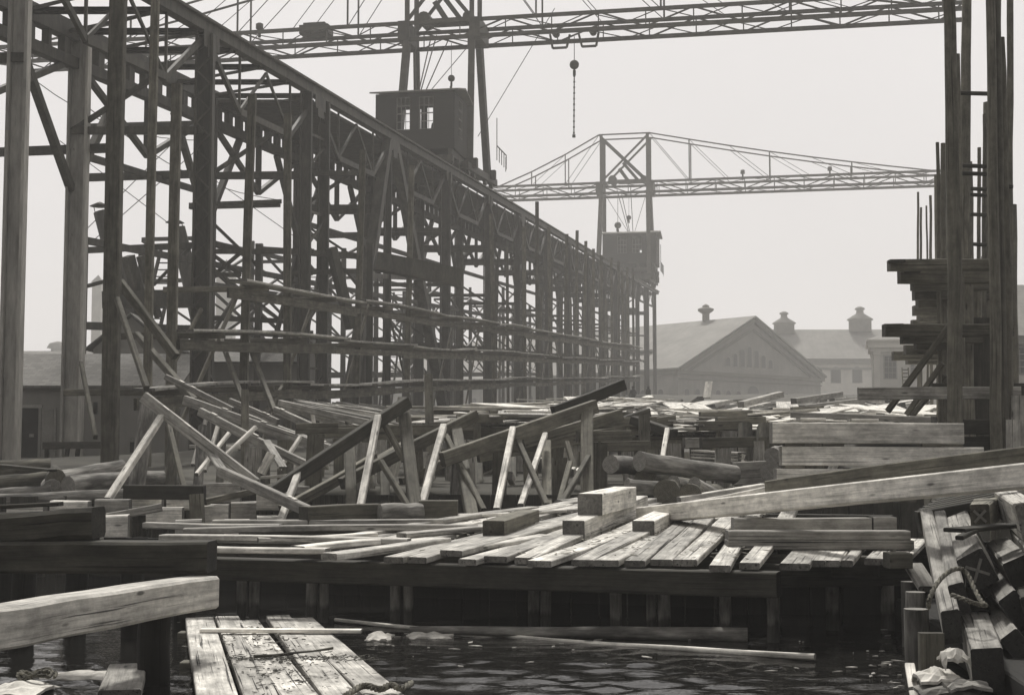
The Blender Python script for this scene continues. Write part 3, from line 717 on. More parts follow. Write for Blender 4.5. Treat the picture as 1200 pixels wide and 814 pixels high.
# ================================================================ CRANES
bd = V((.9816, -.1908, 0)); al = V((.1908, .9816, 0))
def crane(label, Yc, tl, tr, k, left, right, zboom, cab_px, susp, dark):
    TC = (tl + tr) / 2; base = RW(Yc, TC, HT)
    ctr = V((base.x, base.y, 0)); hg = (tr - tl) / 2
    T = Thing('gantry_crane', label, 'crane', base)
    st = M['steel2']
    zr = base.z; zb_ = zboom
    # under-frame on the rails
    fm = MB()
    for a_ in (-3.2 * k, 3.2 * k):
        p0 = ctr + al * a_ - bd * (hg + .6 * k); p1 = ctr + al * a_ + bd * (hg + .6 * k); p0.z = p1.z = zr + 1.0 * k + a_ * DZ; fm.beam(p0, p1, .5 * k, .7 * k)
    for s_ in (-1, 1):
        p0 = ctr + bd * (s_ * hg) - al * 4.6 * k; p1 = ctr + bd * (s_ * hg) + al * 5.6 * k; p0.z = zr + .7 * k - 4.6 * k * DZ; p1.z = zr + .7 * k + 5.6 * k * DZ; fm.beam(p0, p1, .5 * k, .5 * k)
    pf = [ctr - al * 3.2 * k - bd * hg, ctr + al * 3.4 * k - bd * hg, ctr + al * 3.4 * k + bd * (hg + .8 * k), ctr - al * 3.2 * k + bd * (hg + .8 * k)]
    for s_ in (-1, 1):
        for a_ in (-3.6 * k, -1.8 * k, 2.2 * k, 4.4 * k):
            wb = MB(); q = ctr + bd * (s_ * hg) + al * a_; q.z = zr + a_ * DZ + .12 + .38 * k; wb.tube(q - bd * .12, q + bd * .12, .38 * k, n=14)
            T.part('wheel', wb, M['steel'])
    rl = MB(); sd_ = ctr + bd * (hg + .9 * k)
    for i in range(5):
        q = sd_ + al * (2.2 + i * .9) * k; q.z = zr + 2.1 * k; rl.beam(q, q + V((0, 0, 1.1 * k if i else 3.2 * k)), .06 * k, .06 * k)
    q0 = sd_ + al * 2.2 * k; q1 = sd_ + al * 5.8 * k; q0.z = q1.z = zr + 3.2 * k; rl.beam(q0, q1, .06 * k, .06 * k)
    q = sd_ + al * 5.6 * k; q.z = zr + 1.9 * k; rl.beam(q, q + V((0, 0, 1.2)), .06, .06)
    T.part('railing', rl, M['steel'])
    # cab: walls with openings, roof, windows
    (c0, cz0, cw, cdp, ch) = cab_px
    a0 = c0; ax, ay = bd, al; cabm = MB(); t_ = .08 * k
    def q3(u, v, z): r = a0 + ax * u + ay * v; return V((r.x, r.y, cz0 + z))
    def wallp(o, dirv, Ln, nrm, openings, H0=lambda u: ch):
        us = sorted({0, Ln, *[x for w_ in openings for x in (w_[0], w_[1])]})
        for u0, u1 in zip(us[:-1], us[1:]):
            op = [w_ for w_ in openings if w_[0] <= u0 and w_[1] >= u1]
            segs = [(0, None)] if not op else [(0, op[0][2]), (op[0][3], None)]
            for z0_, z1_ in segs:
                A = o + dirv * u0; B = o + dirv * u1
                za0, za1 = (H0(u0), H0(u1)) if z1_ is None else (z1_, z1_)
                vs = [V((A.x, A.y, cz0 + z0_)), V((B.x, B.y, cz0 + z0_)), V((B.x, B.y, cz0 + za1)), V((A.x, A.y, cz0 + za0))]
                gs = [(z0_, u0, 0), (z0_, u1, 0), (za1, u1, 0), (za0, u0, 0)]
                cabm.add(vs + [v - nrm * t_ for v in vs], [(0, 1, 2, 3), (7, 6, 5, 4), (0, 3, 7, 4), (1, 5, 6, 2), (3, 2, 6, 7), (0, 4, 5, 1)], gs + gs, .5)
    wz0, wz1 = ch * .34, ch * .92
    w1 = (cw * .27, cw * .44, wz0, wz1); w2 = (cw * .555, cw * .735, wz0, wz1); ws = (cdp * .35, cdp * .62, wz0 * .75, wz1)
    wallp(a0, ax, cw, -ay, [w1, w2])
    wallp(a0 + ay * cdp, ax, cw, ay, [(cw * .14, cw * .4, ch * .5, ch * .95), (cw * .48, cw * .86, ch * .1, ch * .97)] if k < 1.2 else [(cw * .62, cw * .8, ch * .5, ch * .62)])
    wallp(a0, ay, cdp, -ax, []); wallp(a0 + ax * cw, ay, cdp, ax, [ws])
    for u_ in (.06, .35, .65, .94): fm.beam(q3(cw * u_, .15, -.3 * k), q3(cw * u_, cdp - .15, -.3 * k), .3 * k, .5 * k)
    for v_ in (.12, cdp * .5, cdp - .12):
        fm.beam(q3(.1, v_, -.75 * k), q3(cw - .1, v_, -.75 * k), .4 * k, .45 * k)
        for u_ in (.02, .3, .5, .7, .97): fm.beam(q3(cw * u_, v_, -.9 * k), q3(cw * u_ + (.8 if u_ < .5 else -.6) * k, v_, -2.6 * k), .25 * k, .25 * k)
    fl = [q3(0, 0, .02), q3(cw, 0, .02), q3(cw, cdp, .02), q3(0, cdp, .02)]; cabm.poly(fl, .1)
    T.part('underframe', fm, M['steel'])
    cb = T.part('cab', cabm, M['cab'])
    rf = MB(); e = .35 * k
    rp = [(-e, -e, ch), (cw + e, -e, ch + .0), (cw + e, cdp + e, ch + .0), (-e, cdp + e, ch)]
    rdg0, rdg1 = q3(-e, cdp * .5, ch + .55 * k), q3(cw + e, cdp * .5, ch + .55 * k); r4 = [q3(*p) for p in rp]
    up = V((0, 0, .1 * k))
    pts = [r4[0], r4[1], rdg1, rdg0, r4[3], r4[2]]
    rf.add(pts + [p + up for p in pts], [(6, 7, 8, 9), (9, 8, 11, 10), (3, 2, 1, 0), (4, 5, 2, 3), (0, 1, 7, 6), (5, 4, 10, 11), (0, 6, 9, 3), (3, 9, 10, 4), (1, 2, 8, 7), (2, 5, 11, 8)])
    T.part('roof', rf, M['trim'], under=cb)
    def win(o, dirv, w_, nrm, half):
        f = MB(); s = .07 * k
        def p(u, z): r = o + dirv * u; return V((r.x, r.y, cz0 + z)) - nrm * t_ * .5
        u0, u1, z0_, z1_ = w_
        for z in (z0_, (z0_ + z1_) / 2, z1_): f.beam(p(u0, z), p(u1, z), s, s)
        for u in (u0, u1): f.beam(p(u, z0_), p(u, z1_), s, s)
        for i in (1, 2): f.beam(p(u0 + (u1 - u0) * i / 3, z0_ if half else (z0_ + z1_) / 2), p(u0 + (u1 - u0) * i / 3, z1_), s * .6, s * .6)
        for z in (.25, .75): f.beam(p(u0, z0_ + (z1_ - z0_) * z), p(u1, z0_ + (z1_ - z0_) * z), s * .6, s * .6)
        wn = T.part('window', f, M['trim'], under=cb)
        return wn
    win(a0, ax, w1, -ay, True); win(a0, ax, w2, -ay, True); win(a0 + ax * cw, ay, ws, ax, True)
    mc = MB(); c_ = q3(cw * .62, cdp * .55, .0)
    mc.tube(q3(cw * .35, cdp * .5, .9 * k), q3(cw * .75, cdp * .5, .9 * k), .55 * k, n=14); mc.box(q3(cw * .55, cdp * .55, .4 * k), cw * .5, 1.4 * k, .8 * k, math.atan2(ax.y, ax.x))
    mc.beam(q3(cw * .6, cdp * .5, 1.0 * k), q3(cw * .66, cdp * .4, 2.1 * k), .12 * k, .12 * k)
    T.part('winch', mc, M['cab'])
    # tower legs: upright pairs above the boom, A-frames below
    top = zb_ + susp
    for s_ in (-1, 1):
        for q in (-1, 1):
            lg = MB(); p0 = ctr + bd * s_ * hg + al * q * 3.0 * k; p0.z = zr + 1.2 * k
            p1 = ctr + bd * s_ * (hg - .25 * k) + al * q * 1.35 * k; p1.z = zb_ - .8 * k; p2 = p1.copy(); p2.z = top
            lg.beam(p0, p1, .46 * k, .5 * k); lg.beam(p1, p2, .34 * k, .42 * k); T.part('tower_leg', lg, st)
    bx = MB()
    for s_ in (-1, 1):
        p1 = ctr + bd * s_ * hg; p1.z = zb_; bx.box(p1, .8 * k, 3.2 * k, 1.5 * k, math.atan2(bd.y, bd.x))
    p0 = ctr - bd * hg; p1 = ctr + bd * hg; p0.z = zb_ + .5 * k; p1.z = top
    for q in (-1, 1):
        o = al * q * 1.35 * k
        bx.beam(p0 + o, p1 + o, .2 * k, .22 * k); bx.beam(V((p1.x, p1.y, p0.z)) + o, V((p0.x, p0.y, p1.z)) + o, .2 * k, .22 * k); bx.beam(V((p0.x, p0.y, top)) + o, p1 + o, .15 * k, .15 * k)
    T.part('tower_bracing', bx, st)
    # boom: two parallel trussed girders
    hb = .62 * k
    def bp(u, q, z): r = ctr + bd * u + al * q * 1.35 * k; return V((r.x, r.y, zb_ + z))
    for q in (-1, 1):
        bm = MB(); bm.beam(bp(-left, q, hb), bp(right, q, hb), .24 * k, .25 * k); bm.beam(bp(-left, q, -hb), bp(right, q, -hb), .24 * k, .28 * k)
        st_ = 3.4 * k; u = -left; i = 0
        while u < right - .1:
            u1 = min(u + st_, right)
            a_, b_ = (-hb, hb) if i % 2 else (hb, -hb)
            bm.beam(bp(u, q, a_), bp(u1, q, b_), .09 * k, .11 * k); bm.beam(bp(u1, q, -hb), bp(u1, q, hb), .08 * k, .09 * k); u = u1; i += 1
        T.part('boom_girder', bm, st)
    for z in (hb, -hb):
        lb = MB(); u = -left; i = 0
        while u < right - 1:
            q = 1 if i % 2 else -1; u1 = min(u + 2.6 * k, right); lb.beam(bp(u, q, z), bp(u1, -q, z), .06 * k, .06 * k); u = u1; i += 1
        T.part('boom_lacing', lb, st)
    # suspension chords, hangers and stays from the tower tops
    for q in (-1, 1):
        sp = MB(); sp.beam(bp(-hg, q, susp), bp(hg, q, susp), .14 * k, .14 * k)
        for s_, ln in ((-1, left), (1, right)):
            tp = bp(s_ * hg, q, susp); en = bp(s_ * ln * .92, q, hb)
            def chord(u):
                f = (u - hg) / (ln * .92 - hg); z = susp + (hb - susp) * f - susp * .05 * math.sin(math.pi * f) ; return bp(s_ * u, q, z)
            n_ = 7 if ln > 20 * k else 3; us = [hg + (ln * .92 - hg) * i / n_ for i in range(n_ + 1)]
            for u0, u1 in zip(us[:-1], us[1:]): sp.beam(chord(u0), chord(u1), .12 * k, .14 * k)
            for i, u in enumerate(us[1:-1]):
                if i % 2 == 0 or n_ < 4: sp.beam(chord(u), bp(s_ * u, q, hb), .13 * k, .13 * k)
                if i % 2 == 0: sp.tube(chord(us[i]), bp(s_ * u, q, hb), .035 * k, n=5); sp.tube(chord(u), bp(s_ * us[i + 2 if i + 2 <= n_ else i + 1], q, hb), .03 * k, n=5)
        T.part('suspension_chord', sp, st)
    # machinery on the boom over the tower
    mm = MB(); 
    def mp(u, q, z): return bp(u, q, hb + z)
    mm.beam(mp(-hg * .3, 0, .3 * k), mp(hg * .9, 0, .3 * k), 1.2 * k, .35 * k)
    mm.beam(mp(hg * .1, 0, .4 * k), mp(-hg * .25, 0, 1.9 * k), .35 * k, .4 * k); mm.beam(mp(hg * .5, 0, .4 * k), mp(-.1 * hg, 0, 2.6 * k), .3 * k, .35 * k)
    mm.tube(mp(-hg * .5, -.6, .5 * k), mp(-hg * .5, .6, .5 * k), .5 * k, n=12); mm.tube(mp(hg * .75, -.6, .45 * k), mp(hg * .75, .6, .45 * k), .4 * k, n=12)
    T.part('hoist_gear', mm, st)
    tm = MB(); rp_ = MB()
    for u in (-hg * .35, -hg * .2, hg * .2): rp_.tube(bp(u, 0, 0), q3(cw * .5 + u * .3, cdp * .5, ch + .4 * k), .045 * k, n=5)
    for u in (-.9, .9): rp_.tube(bp(u * hg * .9, 0, -hb), q3(cw * .5 + u * .5, cdp * .5, ch + .4 * k), .03 * k, n=5)
    T.part('hoist_rope', rp_, M['wire'])
    return T, bp, q3, ctr
a0 = P(440, 150, 105)
c0 = V((a0.x, a0.y, 0)); zc = P(535, 176, 105).z; H1 = P(500, 111, 105).z - zc
T1, bp1, q31, ctr1 = crane('steel gantry crane with a windowed cab riding the middle of the runway', 112, -30.0, -24.3, 1.06, 38, 39.5, P(515, 41, 112).z, (c0, zc, 5.95, 4.2, H1), 7.6, 1)
a2 = P(707, 290, 246); zc2 = P(735, 309, 246).z; H2 = P(735, 275, 246).z - zc2
T2, bp2, q32, ctr2 = crane('smaller looking hazy gantry crane at the far end of the runway', 248, -32.9, -24.2, 1.45, 24, 56, P(735, 222, 248).z, (V((a2.x, a2.y, 0)), zc2, 9.0, 6.5, H2), 9.3, 0)
# gear on the near boom
def onboom(name, label, px, mbf, T=T1): T.part(name, mbf, M['steel2'])
for u in (-10.5, ):
    mb = MB(); q = bp1(u, 0, .9); mb.box(q, 2.4, 1.4, .7, math.atan2(bd.y, bd.x)); mb.box(q + V((0, 0, .42)), 1.8, 1.2, .25, math.atan2(bd.y, bd.x)); T1.part('winch_box', mb, M['steel2'])
mb = MB(); q = bp1(-15.3, 0, .65); mb.lathe(q, [(.12, 0), (.12, .6), (.3, .7), (.3, 1.1), (.1, 1.2)], 10); T1.part('lamp_post', mb, M['steel2'])
# trolley, ball and chain
def upx(px, bp):                       # boom coordinate that is seen at px
    lo, hi = -30, 40
    for _ in range(50):
        m_ = (lo + hi) / 2; q = bp(m_, 0, 0); x = 600 + F * q.x / (q.y * CT + (q.z - 2.5) * ST)
        if x < px: lo = m_
        else: hi = m_
    return lo
ub = upx(673, bp1)
mb = MB()
for s_ in (-1, 1):
    c = bp1(ub + s_ * .95, 0, -.55); w_ = .8
    a_, b_, c_, d_ = c + bd * -s_ * .6, c + bd * -s_ * .35 - V((0, 0, 1.0)), c + bd * s_ * .75 - V((0, 0, 1.0)), c + bd * s_ * .95 + V((0, 0, .1))
    for p_, r_ in ((a_, b_), (b_, c_), (c_, d_)): mb.beam(p_, r_, .16, .16)
    mb.tube(c + bd * s_ * .5 - al * .3 + V((0, 0, .15)), c + bd * s_ * .5 + al * .3 + V((0, 0, .15)), .28, n=12)
T1.part('trolley', mb, M['steel2'])
def ball(bp, u, zt_, px, pyb, pye, k, T, label):
    Y = bp(u, 0, 0).y; b = P(px, pyb, Y)
    tb = Thing('hook_ball', label, 'hook ball', P(px, pye, Y))
    mb = MB(); r = .37 * k; mb.lathe(b - V((0, 0, r)), [(.02, 0)] + [(r * math.sin(math.pi * i / 10), r - r * math.cos(math.pi * i / 10)) for i in range(1, 10)] + [(.02, 2 * r)], 16); tb.part('ball', mb, M['steel'])
    mb = MB(); mb.tube(bp(u, 0, zt_), b + V((0, 0, r * .9)), .028 * k, n=6); tb.part('rope', mb, M['wire'])
    mb = MB(); e = P(px - .5, pye, Y); q0 = b - V((0, 0, r)); n_ = max(4, int((q0.z - e.z) / .22))
    for i in range(n_):
        c0_, c1_ = q0.lerp(e, i / n_), q0.lerp(e, (i + .8) / n_); mb.tube(c0_, c1_, .05 * k if i % 2 else .075 * k, n=6)
    tb.part('chain', mb, M['wire'])
    mb = MB(); mb.box(q0 - V((0, 0, .28 * k)), .22 * k, .2 * k, .4 * k); mb.box(e + V((0, 0, .1)), .24 * k, .2 * k, .22 * k); tb.part('hook', mb, M['steel'])
ball(bp1, ub, -.7, 673, 76, 161, 1, T1, 'round hook ball with a long chain hanging free from the boom')
ball(bp1, upx(529, bp1), -.7, 529, 92, 104, .75, T1, 'small hook ball hanging just above the near cab roof')
ball(bp2, upx(724, bp2), -.9, 724, 264, 270, 1.6, T2, 'small hook ball hanging above the far hazy cab')
ball(bp2, upx(737, bp2), -.9, 737, 255, 259, 1.1, T2, 'tiny hook weight on a rope right of the far hook ball')
for u in (20, 34.5):
    mb = MB(); q = bp2(u, 0, .9); mb.lathe(q, [(.15, 0), (.15, 1.0), (.4, 1.1), (.35, 1.7), (.1, 1.8)], 8); T2.part('lamp_post', mb, M['steel2'])
# slack power lines and guys at the left
for i, (a, b, Ya, Yb, sag) in enumerate((((0, 63), (250, 165), 80, 84, 1.5), ((95, 120), (330, 235), 80, 100, 1.2), ((90, 280), (240, 130), 90, 95, 0), ((100, 290), (260, 150), 92, 95, 0), ((70, 165), (235, 290), 92, 100, 0), ((95, 300), (98, 150), 84, 84, 0), ((101, 300), (103, 150), 84, 84, 0), ((250, 210), (420, 330), 100, 104, 0), ((560, 160), (650, 10), 110, 104, 0))):
    mb = MB(); p, q = P(a[0], a[1], Ya), P(b[0], b[1], Yb); n_ = 8; prev = p
    for j in range(1, n_ + 1):
        u = j / n_; c = p.lerp(q, u) - V((0, 0, sag * math.sin(math.pi * u))); mb.tube(prev, c, .028, n=5); prev = c
    one('guy_wire', 'thin wire stretched between the runway columns and the cranes', 'wire', mb, M['wire'], 'wires strung around the crane runway')
# ================================================================ TIMBER STAGING IN FRONT OF THE RUNWAY
def tim(name, label, cat, p0, p1, w, h, mat, group=None, seg=1, bow=0.0, cham=.015, jit=0.0, roll=0.0, taper=1.0):
    mb = MB(); mb.timber(p0, p1, w, h, seg, bow, cham, jit, roll, taper); return one(name, label, cat, mb, M[mat], group)
def log(name, label, cat, p0, p1, r0, r1, mat, group=None, seg=6, wob=.012, bow=.03, n=14):
    mb = MB(); mb.tube(p0, p1, r0, r1, n, seg, wob, bow); return one(name, label, cat, mb, M[mat], group)
rs = random.Random(21)
TS = -20.0
big = tim('staging_pole', 'thickest square timber staging pole, knotted, at the near end of the left staging', 'pole', RW(42.5, TS, -1), RW(42.5, TS, 19), .45, .42, 'pole', 'staging poles along the runway', 4, .05, .03)
mb = MB(); mb.timber(RW(43.6, TS + .1, 4), RW(43.6, TS + .1, 9.2), .18, .3)
specials = {44.9: (.24, 14.9, 'slim staging pole standing just right of the thick knotted one'), 46.6: (.3, 12.2, 'second slim staging pole from the thick knotted one, shorter and darker')}
for Y, (w_, h_, lb) in specials.items():
    tim('staging_pole', lb, 'pole', RW(Y, TS, -1), RW(Y, TS, h_), w_, w_, 'pole', 'staging poles along the runway', 4, .05)
YP_ = [52.7, 57.4, 66, 74.8, 97]
Y = 108
while Y < 186: YP_.append(Y); Y += rs.uniform(4.6, 8)
for Y in YP_:
    h_ = (13.3 + rs.uniform(-.3, .5)) if Y < 112 else 15.2 + rs.uniform(-.6, 1.2)
    tim('staging_pole', 'tall square staging pole in the row carrying the three plank runs', 'pole', RW(Y, TS, -1), RW(Y, TS + rs.uniform(-.3, .3), h_), .29, .28, 'pole', 'staging poles along the runway', 3, .08)
    if Y > 85 and rs.random() < .6: tim('staging_pole', 'tall square staging pole in the row carrying the three plank runs', 'pole', RW(Y + 1.6, TS - 2.6, -1), RW(Y + 1.6, TS - 2.6 + rs.uniform(-.3, .3), h_ - rs.uniform(2, 5)), .24, .24, 'pole', 'staging poles along the runway', 2, .08)
# three runs of walk planks and the ledgers under them
for h, Y0, lab in ((5.85, 50.5, 'top'), (4.05, 46.5, 'middle'), (2.2, 43.5, 'lowest')):
    Y = Y0
    while Y < 184:
        Ln = rs.uniform(11, 16); e = min(Y + Ln + .5, 185); dh = rs.uniform(-.06, .06); dt = rs.uniform(-.1, .1)
        tim('walk_plank', 'long staging plank in the %s of the three walkway runs' % lab, 'plank', RW(Y, TS + .45 + dt, h + .12 + dh), RW(e, TS + .45 - dt, h + .14 - dh), .75, .09, 'grey', '%s run of staging planks' % lab, 5, .14)
        tim('ledger', 'ledger board nailed to the poles under the %s walkway run' % lab, 'board', RW(Y, TS + .24, h - .32 + dh), RW(e, TS + .24, h - .3 - dh), .1, .36 if rs.random() < .5 else .26, 'pole', 'ledgers under the %s run' % lab, 3, .05)
        Y += Ln
    Y = Y0 + 2
    mbp = 0
    while Y < 180:
        tim('putlog', 'short cross timber carrying the %s walkway run' % lab, 'cross timber', RW(Y, TS - 2.9, h - .05), RW(Y, TS + .95, h - .02), .18, .2, 'pole', 'cross timbers under the %s run' % lab)
        Y += rs.uniform(6, 9)
for i in range(16):
    Y = 47 + i * 8.4; up = rs.random() < .5
    tim('staging_brace', 'thin diagonal brace nailed across the staging poles', 'brace', RW(Y, TS - .25, 0.2 if up else 6), RW(Y + rs.uniform(4, 7), TS - .25, 6 if up else .2), .07, .2, 'pole', 'diagonal braces of the left staging')
# long leaning braces at the near end
for a, b, Ya, Yb, w_, lb in (((95, 425), (112, 512), 44, 41, .12, 'thin dark prop leaning against the shed wall'), ((137, 350), (172, 455), 42, 39, .14, 'thin batten leaning down from the thick pole to the bilge beam'), ((140, 330), (206, 418), 43, 42, .2, 'dark diagonal board crossing behind the thick pole'), ((160, 392), (228, 470), 46, 42, .18, 'dark diagonal brace low between the slim poles'), ((236, 362), (196, 440), 52, 50, .12, 'thin cross lath in front of the double column'), ((258, 395), (285, 470), 52, 47, .14, 'short dark stay under the lowest plank run'), ((290, 400), (322, 482), 54, 48, .14, 'second short dark stay under the lowest plank run'), ((340, 440), (300, 500), 60, 50, .14, 'pale stay under the lowest plank run')):
    tim('brace', lb, 'brace', P(*a, Ya), P(*b, Yb), w_, w_ * 1.2, 'pole')
# trestle table in front of the shed
q0, q1 = P(52, 522, 52), P(132, 521, 52); T = Thing('trestle_bench', 'dark trestle bench standing before the shed door', 'bench', (q0.x / 2 + q1.x / 2, 52, 2.35))
mb = MB(); mb.timber(q0, q1, .5, .25); T.part('top', mb, M['dark'])
for f in (.04, .35, .5, .96):
    mb = MB(); c = q0.lerp(q1, f); mb.timber(c, V((c.x + rng.uniform(-.1, .1), c.y, 2.2)), .14, .14); T.part('leg', mb, M['dark'])
# ================================================================ LOGS AT THE LEFT
for px, py, qx, qy, Y0, Y1, r, mt, lb in (
    (60, 566, 143, 549, 35, 36.5, .26, 'barkl', 'pale blotched log on top of the left pile'), (80, 570, 190, 562, 34, 36.5, .25, 'bark', 'log with a pale sawn end beside the inclined prop'),
    (-30, 573, 66, 562, 35.5, 36, .27, 'barkd', 'dark log lying left of the pale sawn ends'), (-30, 556, 60, 550, 37, 37.5, .3, 'barkd', 'dark log at the back of the left pile'),
    (-30, 583, 60, 576, 33.5, 34, .17, 'bark', 'thin log lowest at the left edge of the pile'), (62, 574, 52, 563, 34.6, 40, .25, 'bark', 'log seen end on in the middle of the left pile'),
    (66, 561, 60, 553, 34.8, 41, .24, 'barkd', 'dark log seen end on under the pale blotched log'), (150, 572, 205, 566, 36.5, 37.5, .22, 'bark', 'short log behind the inclined prop'), (-20, 587, 200, 577, 33, 33.6, .16, 'barkl', 'long slim pale pole in front of the left log pile')):
    log('log', lb, 'log', P(px, py, Y0), P(qx, qy, Y1), r, r * .94, mt, 'logs piled at the left')
tim('board', 'thin dark board lying across the left logs', 'board', P(0, 545, 34.6), P(62, 551, 34), .3, .06, 'dark')
# ================================================================ THE BUILDING SLIP: CRADLE BEAMS, POSTS, SHORES
# beams: (px,py)->(qx,qy) top edges, depth at both ends, thickness, material, label
beams = [
 ((168, 458), (300, 560), 34, 33.5, .16, 0.26, 'rib', 'nearest bilge beam of the left side, descending from a leaning post'),
 ((258, 546), (374, 598), 32, 29.6, .16, 0.22, 'rib', 'lower continuation of the nearest left bilge beam, reaching the wharf planks'),
 ((234, 477), (362, 541), 37, 35.5, .15, 0.21, 'rib', 'second left bilge beam with a bright sunlit upper edge'),
 ((194, 438), (273, 477), 41, 40, .12, 0.16, 'rib', 'short dark topped batten highest at the left of the cradle'),
 ((216, 463), (392, 523), 40, 38.5, .16, 0.26, 'rib', 'broad stepped bilge beam behind the second left one'),
 ((269, 466), (326, 491), 43, 42, .12, 0.19, 'rib', 'short batten in the third row of left bilge beams'),
 ((288, 484), (398, 524), 44, 42, .16, 0.22, 'rib', 'long grey beam in the third row of left bilge beams'),
 ((322, 476), (406, 512), 47, 45, .16, 0.22, 'rib', 'fourth row left bilge beam with white notches'),
 ((334, 474), (428, 500), 50, 48, .16, 0.21, 'rib', 'fifth row left bilge beam'),
 ((345, 467), (443, 486), 54, 52, .16, 0.21, 'rib', 'sixth row left bilge beam'),
 ((372, 470), (470, 492), 57, 54, .16, 0.20, 'rib', 'seventh row left bilge beam'),
 ((395, 470), (500, 490), 61, 58, .16, 0.19, 'rib', 'eighth row left bilge beam, nearly level'),
 ((410, 480), (530, 500), 56, 53, .16, 0.19, 'rib', 'nearly level beam crossing toward the middle of the cradle'),
 ((318, 570), (478, 464), 31.5, 34, .2, 0.28, 'dark', 'long dark right hand cradle beam rising to a leaning post'),
 ((400, 560), (558, 480), 33.5, 36, .2, 0.27, 'mid', 'second rising cradle beam with a squared end'),
 ((518, 530), (698, 468), 33, 35.5, .2, 0.33, 'mid', 'broad rising cradle beam ending on the upright post'),
 ((648, 476), (731, 444), 36, 37, .2, 0.28, 'dark', 'dark upper beam rising highest at the centre'),
 ((612, 512), (728, 479), 37.5, 39, .2, 0.30, 'mid', 'rising beam just behind the upright post'),
 ((690, 500), (760, 478), 41, 42.5, .2, 0.27, 'dark', 'dark short beam end rising behind the upright post'),
 ((560, 528), (770, 492), 38.5, 41, .2, 0.31, 'mid', 'long low beam running behind the props to the plank deck'),
 ((640, 508), (790, 486), 42, 45, .2, 0.28, 'mid', 'low beam under the edge of the right plank deck'),
 ((742, 487), (790, 503), 40, 39, .3, 0.23, 'dark', 'dark short beam end slanting down at the plank deck corner'),
 ((420, 548), (505, 498), 36, 39, .18, 0.23, 'mid', 'half hidden rising beam behind the second cradle beam'),
 ((330, 592), (440, 530), 32.6, 35, .16, 0.23, 'mid', 'thin rising beam below the long dark cradle beam'),
 ((470, 560), (580, 510), 37, 39, .16, 0.22, 'mid', 'short rising beam between the pale props'),
 ((490, 588), (600, 540), 40, 43, .14, 0.20, 'mid', 'low rising beam behind the first pale prop'),
]
for a, b, Ya, Yb, w_, h_, mt, lb in beams:
    dz = V((0, 0, -h_ / 2)); p0, p1 = P(*a, Ya) + dz, P(*b, Yb) + dz
    tim('cradle_beam', lb, 'beam', p0, p1, w_, h_, mt, 'inclined cradle beams of the slip', 2, .02)
    if mt == 'rib':                       # pale cleats on the upper edges
        for k in range(2):
            f = rs.uniform(.1, .9); q = p0.lerp(p1, f) + V((0, -.02, h_ / 2 + .012)); ax = (p1 - p0).normalized() * .09
            tim('cleat', 'small pale cleat nailed on a cradle beam', 'cleat', q - ax, q + ax, .1, .03, 'pale', 'cleats on the cradle beams')
for i in range(11):
    f = i / 10; Y = 44 + 26 * f; x0, y0, x1, y1 = 330 + 95 * f, 472 + 2 * f, 470 + 95 * f, 502 - 14 * f
    p0, p1 = P(x0 - 8 + rs.uniform(-8, 8), y0, Y), P(x1 + rs.uniform(-15, 15), y1, Y - 2.5)
    tim('cradle_batten', 'slender batten in the repeating rows behind the left bilge beams', 'batten', p0, p1, .1, .2, 'rib' if i % 3 else 'deck', 'slender battens of the slip cradle', 2, .03)
    q = p0.lerp(p1, rs.uniform(.1, .8)); tim('batten_prop', 'thin prop under a slender cradle batten', 'prop', V((q.x + .3, q.y, zs(q.y) - .1)), q, .09, .1, 'mid' if i % 2 else 'new', 'thin props under the battens')
boards = [((236, 515), (262, 552), 34.2, 33, .22, .07, 'grey', 'short grey board hung on the nearest left bilge beam'), ((312, 516), (332, 548), 36, 34.5, .2, .06, 'grey', 'short grey board hung on the second left bilge beam'),
          ((362, 513), (380, 540), 39, 37.5, .2, .06, 'grey', 'short board under the broad stepped beam')]
for a, b, Ya, Yb, w_, h_, mt, lb in boards: tim('board', lb, 'board', P(*a, Ya), P(*b, Yb), w_, h_, mt)
props = [((192, 484), (126, 586), 34, 31.5, .15, 'long pale prop leaning at the left before the logs'), ((350, 553), (328, 612), 32, 30.2, .14, 'short pale prop under the dark cradle beam'),
 ((443, 488), (421, 600), 33.2, 30.6, .15, 'tall pale prop under the long dark cradle beam'), ((520, 499), (495, 589), 34.6, 31.6, .15, 'pale prop under the second rising beam'),
 ((601, 502), (582, 598), 34, 30.8, .14, 'pale square prop under the broad rising beam'), ((639, 509), (610, 593), 36.6, 32, .13, 'thinner pale prop right of the square one'),
 ((252, 545), (300, 500), 35, 36, .1, 'pale stick crossing under the second left beam'), ((230, 556), (272, 503), 35.5, 37.5, .1, 'pale batten behind the nearest left beam'), ((327, 550), (352, 512), 36, 37, .1, 'pale stick below the broad stepped beam'),
 ((782, 503), (775, 545), 38, 36.5, .12, 'short pale prop under the plank deck corner'), ((842, 506), (839, 534), 41, 40.5, .13, 'first upright pale prop under the right plank deck'), ((859, 508), (857, 546), 41, 39.8, .13, 'second upright pale prop under the right plank deck'), ((888, 506), (884, 545), 41, 40, .12, 'third upright pale prop under the right plank deck'),
 ((244, 482), (226, 545), 40, 38.5, .1, 'pale upright batten behind the left beams'), ((258, 490), (240, 552), 39, 37.6, .1, 'second pale upright batten behind the left beams')]
for a, b, Ya, Yb, w_, lb in props: tim('prop', lb, 'prop', P(*a, Ya), P(*b, Yb), w_, w_, 'new', 'pale props under the cradle beams')
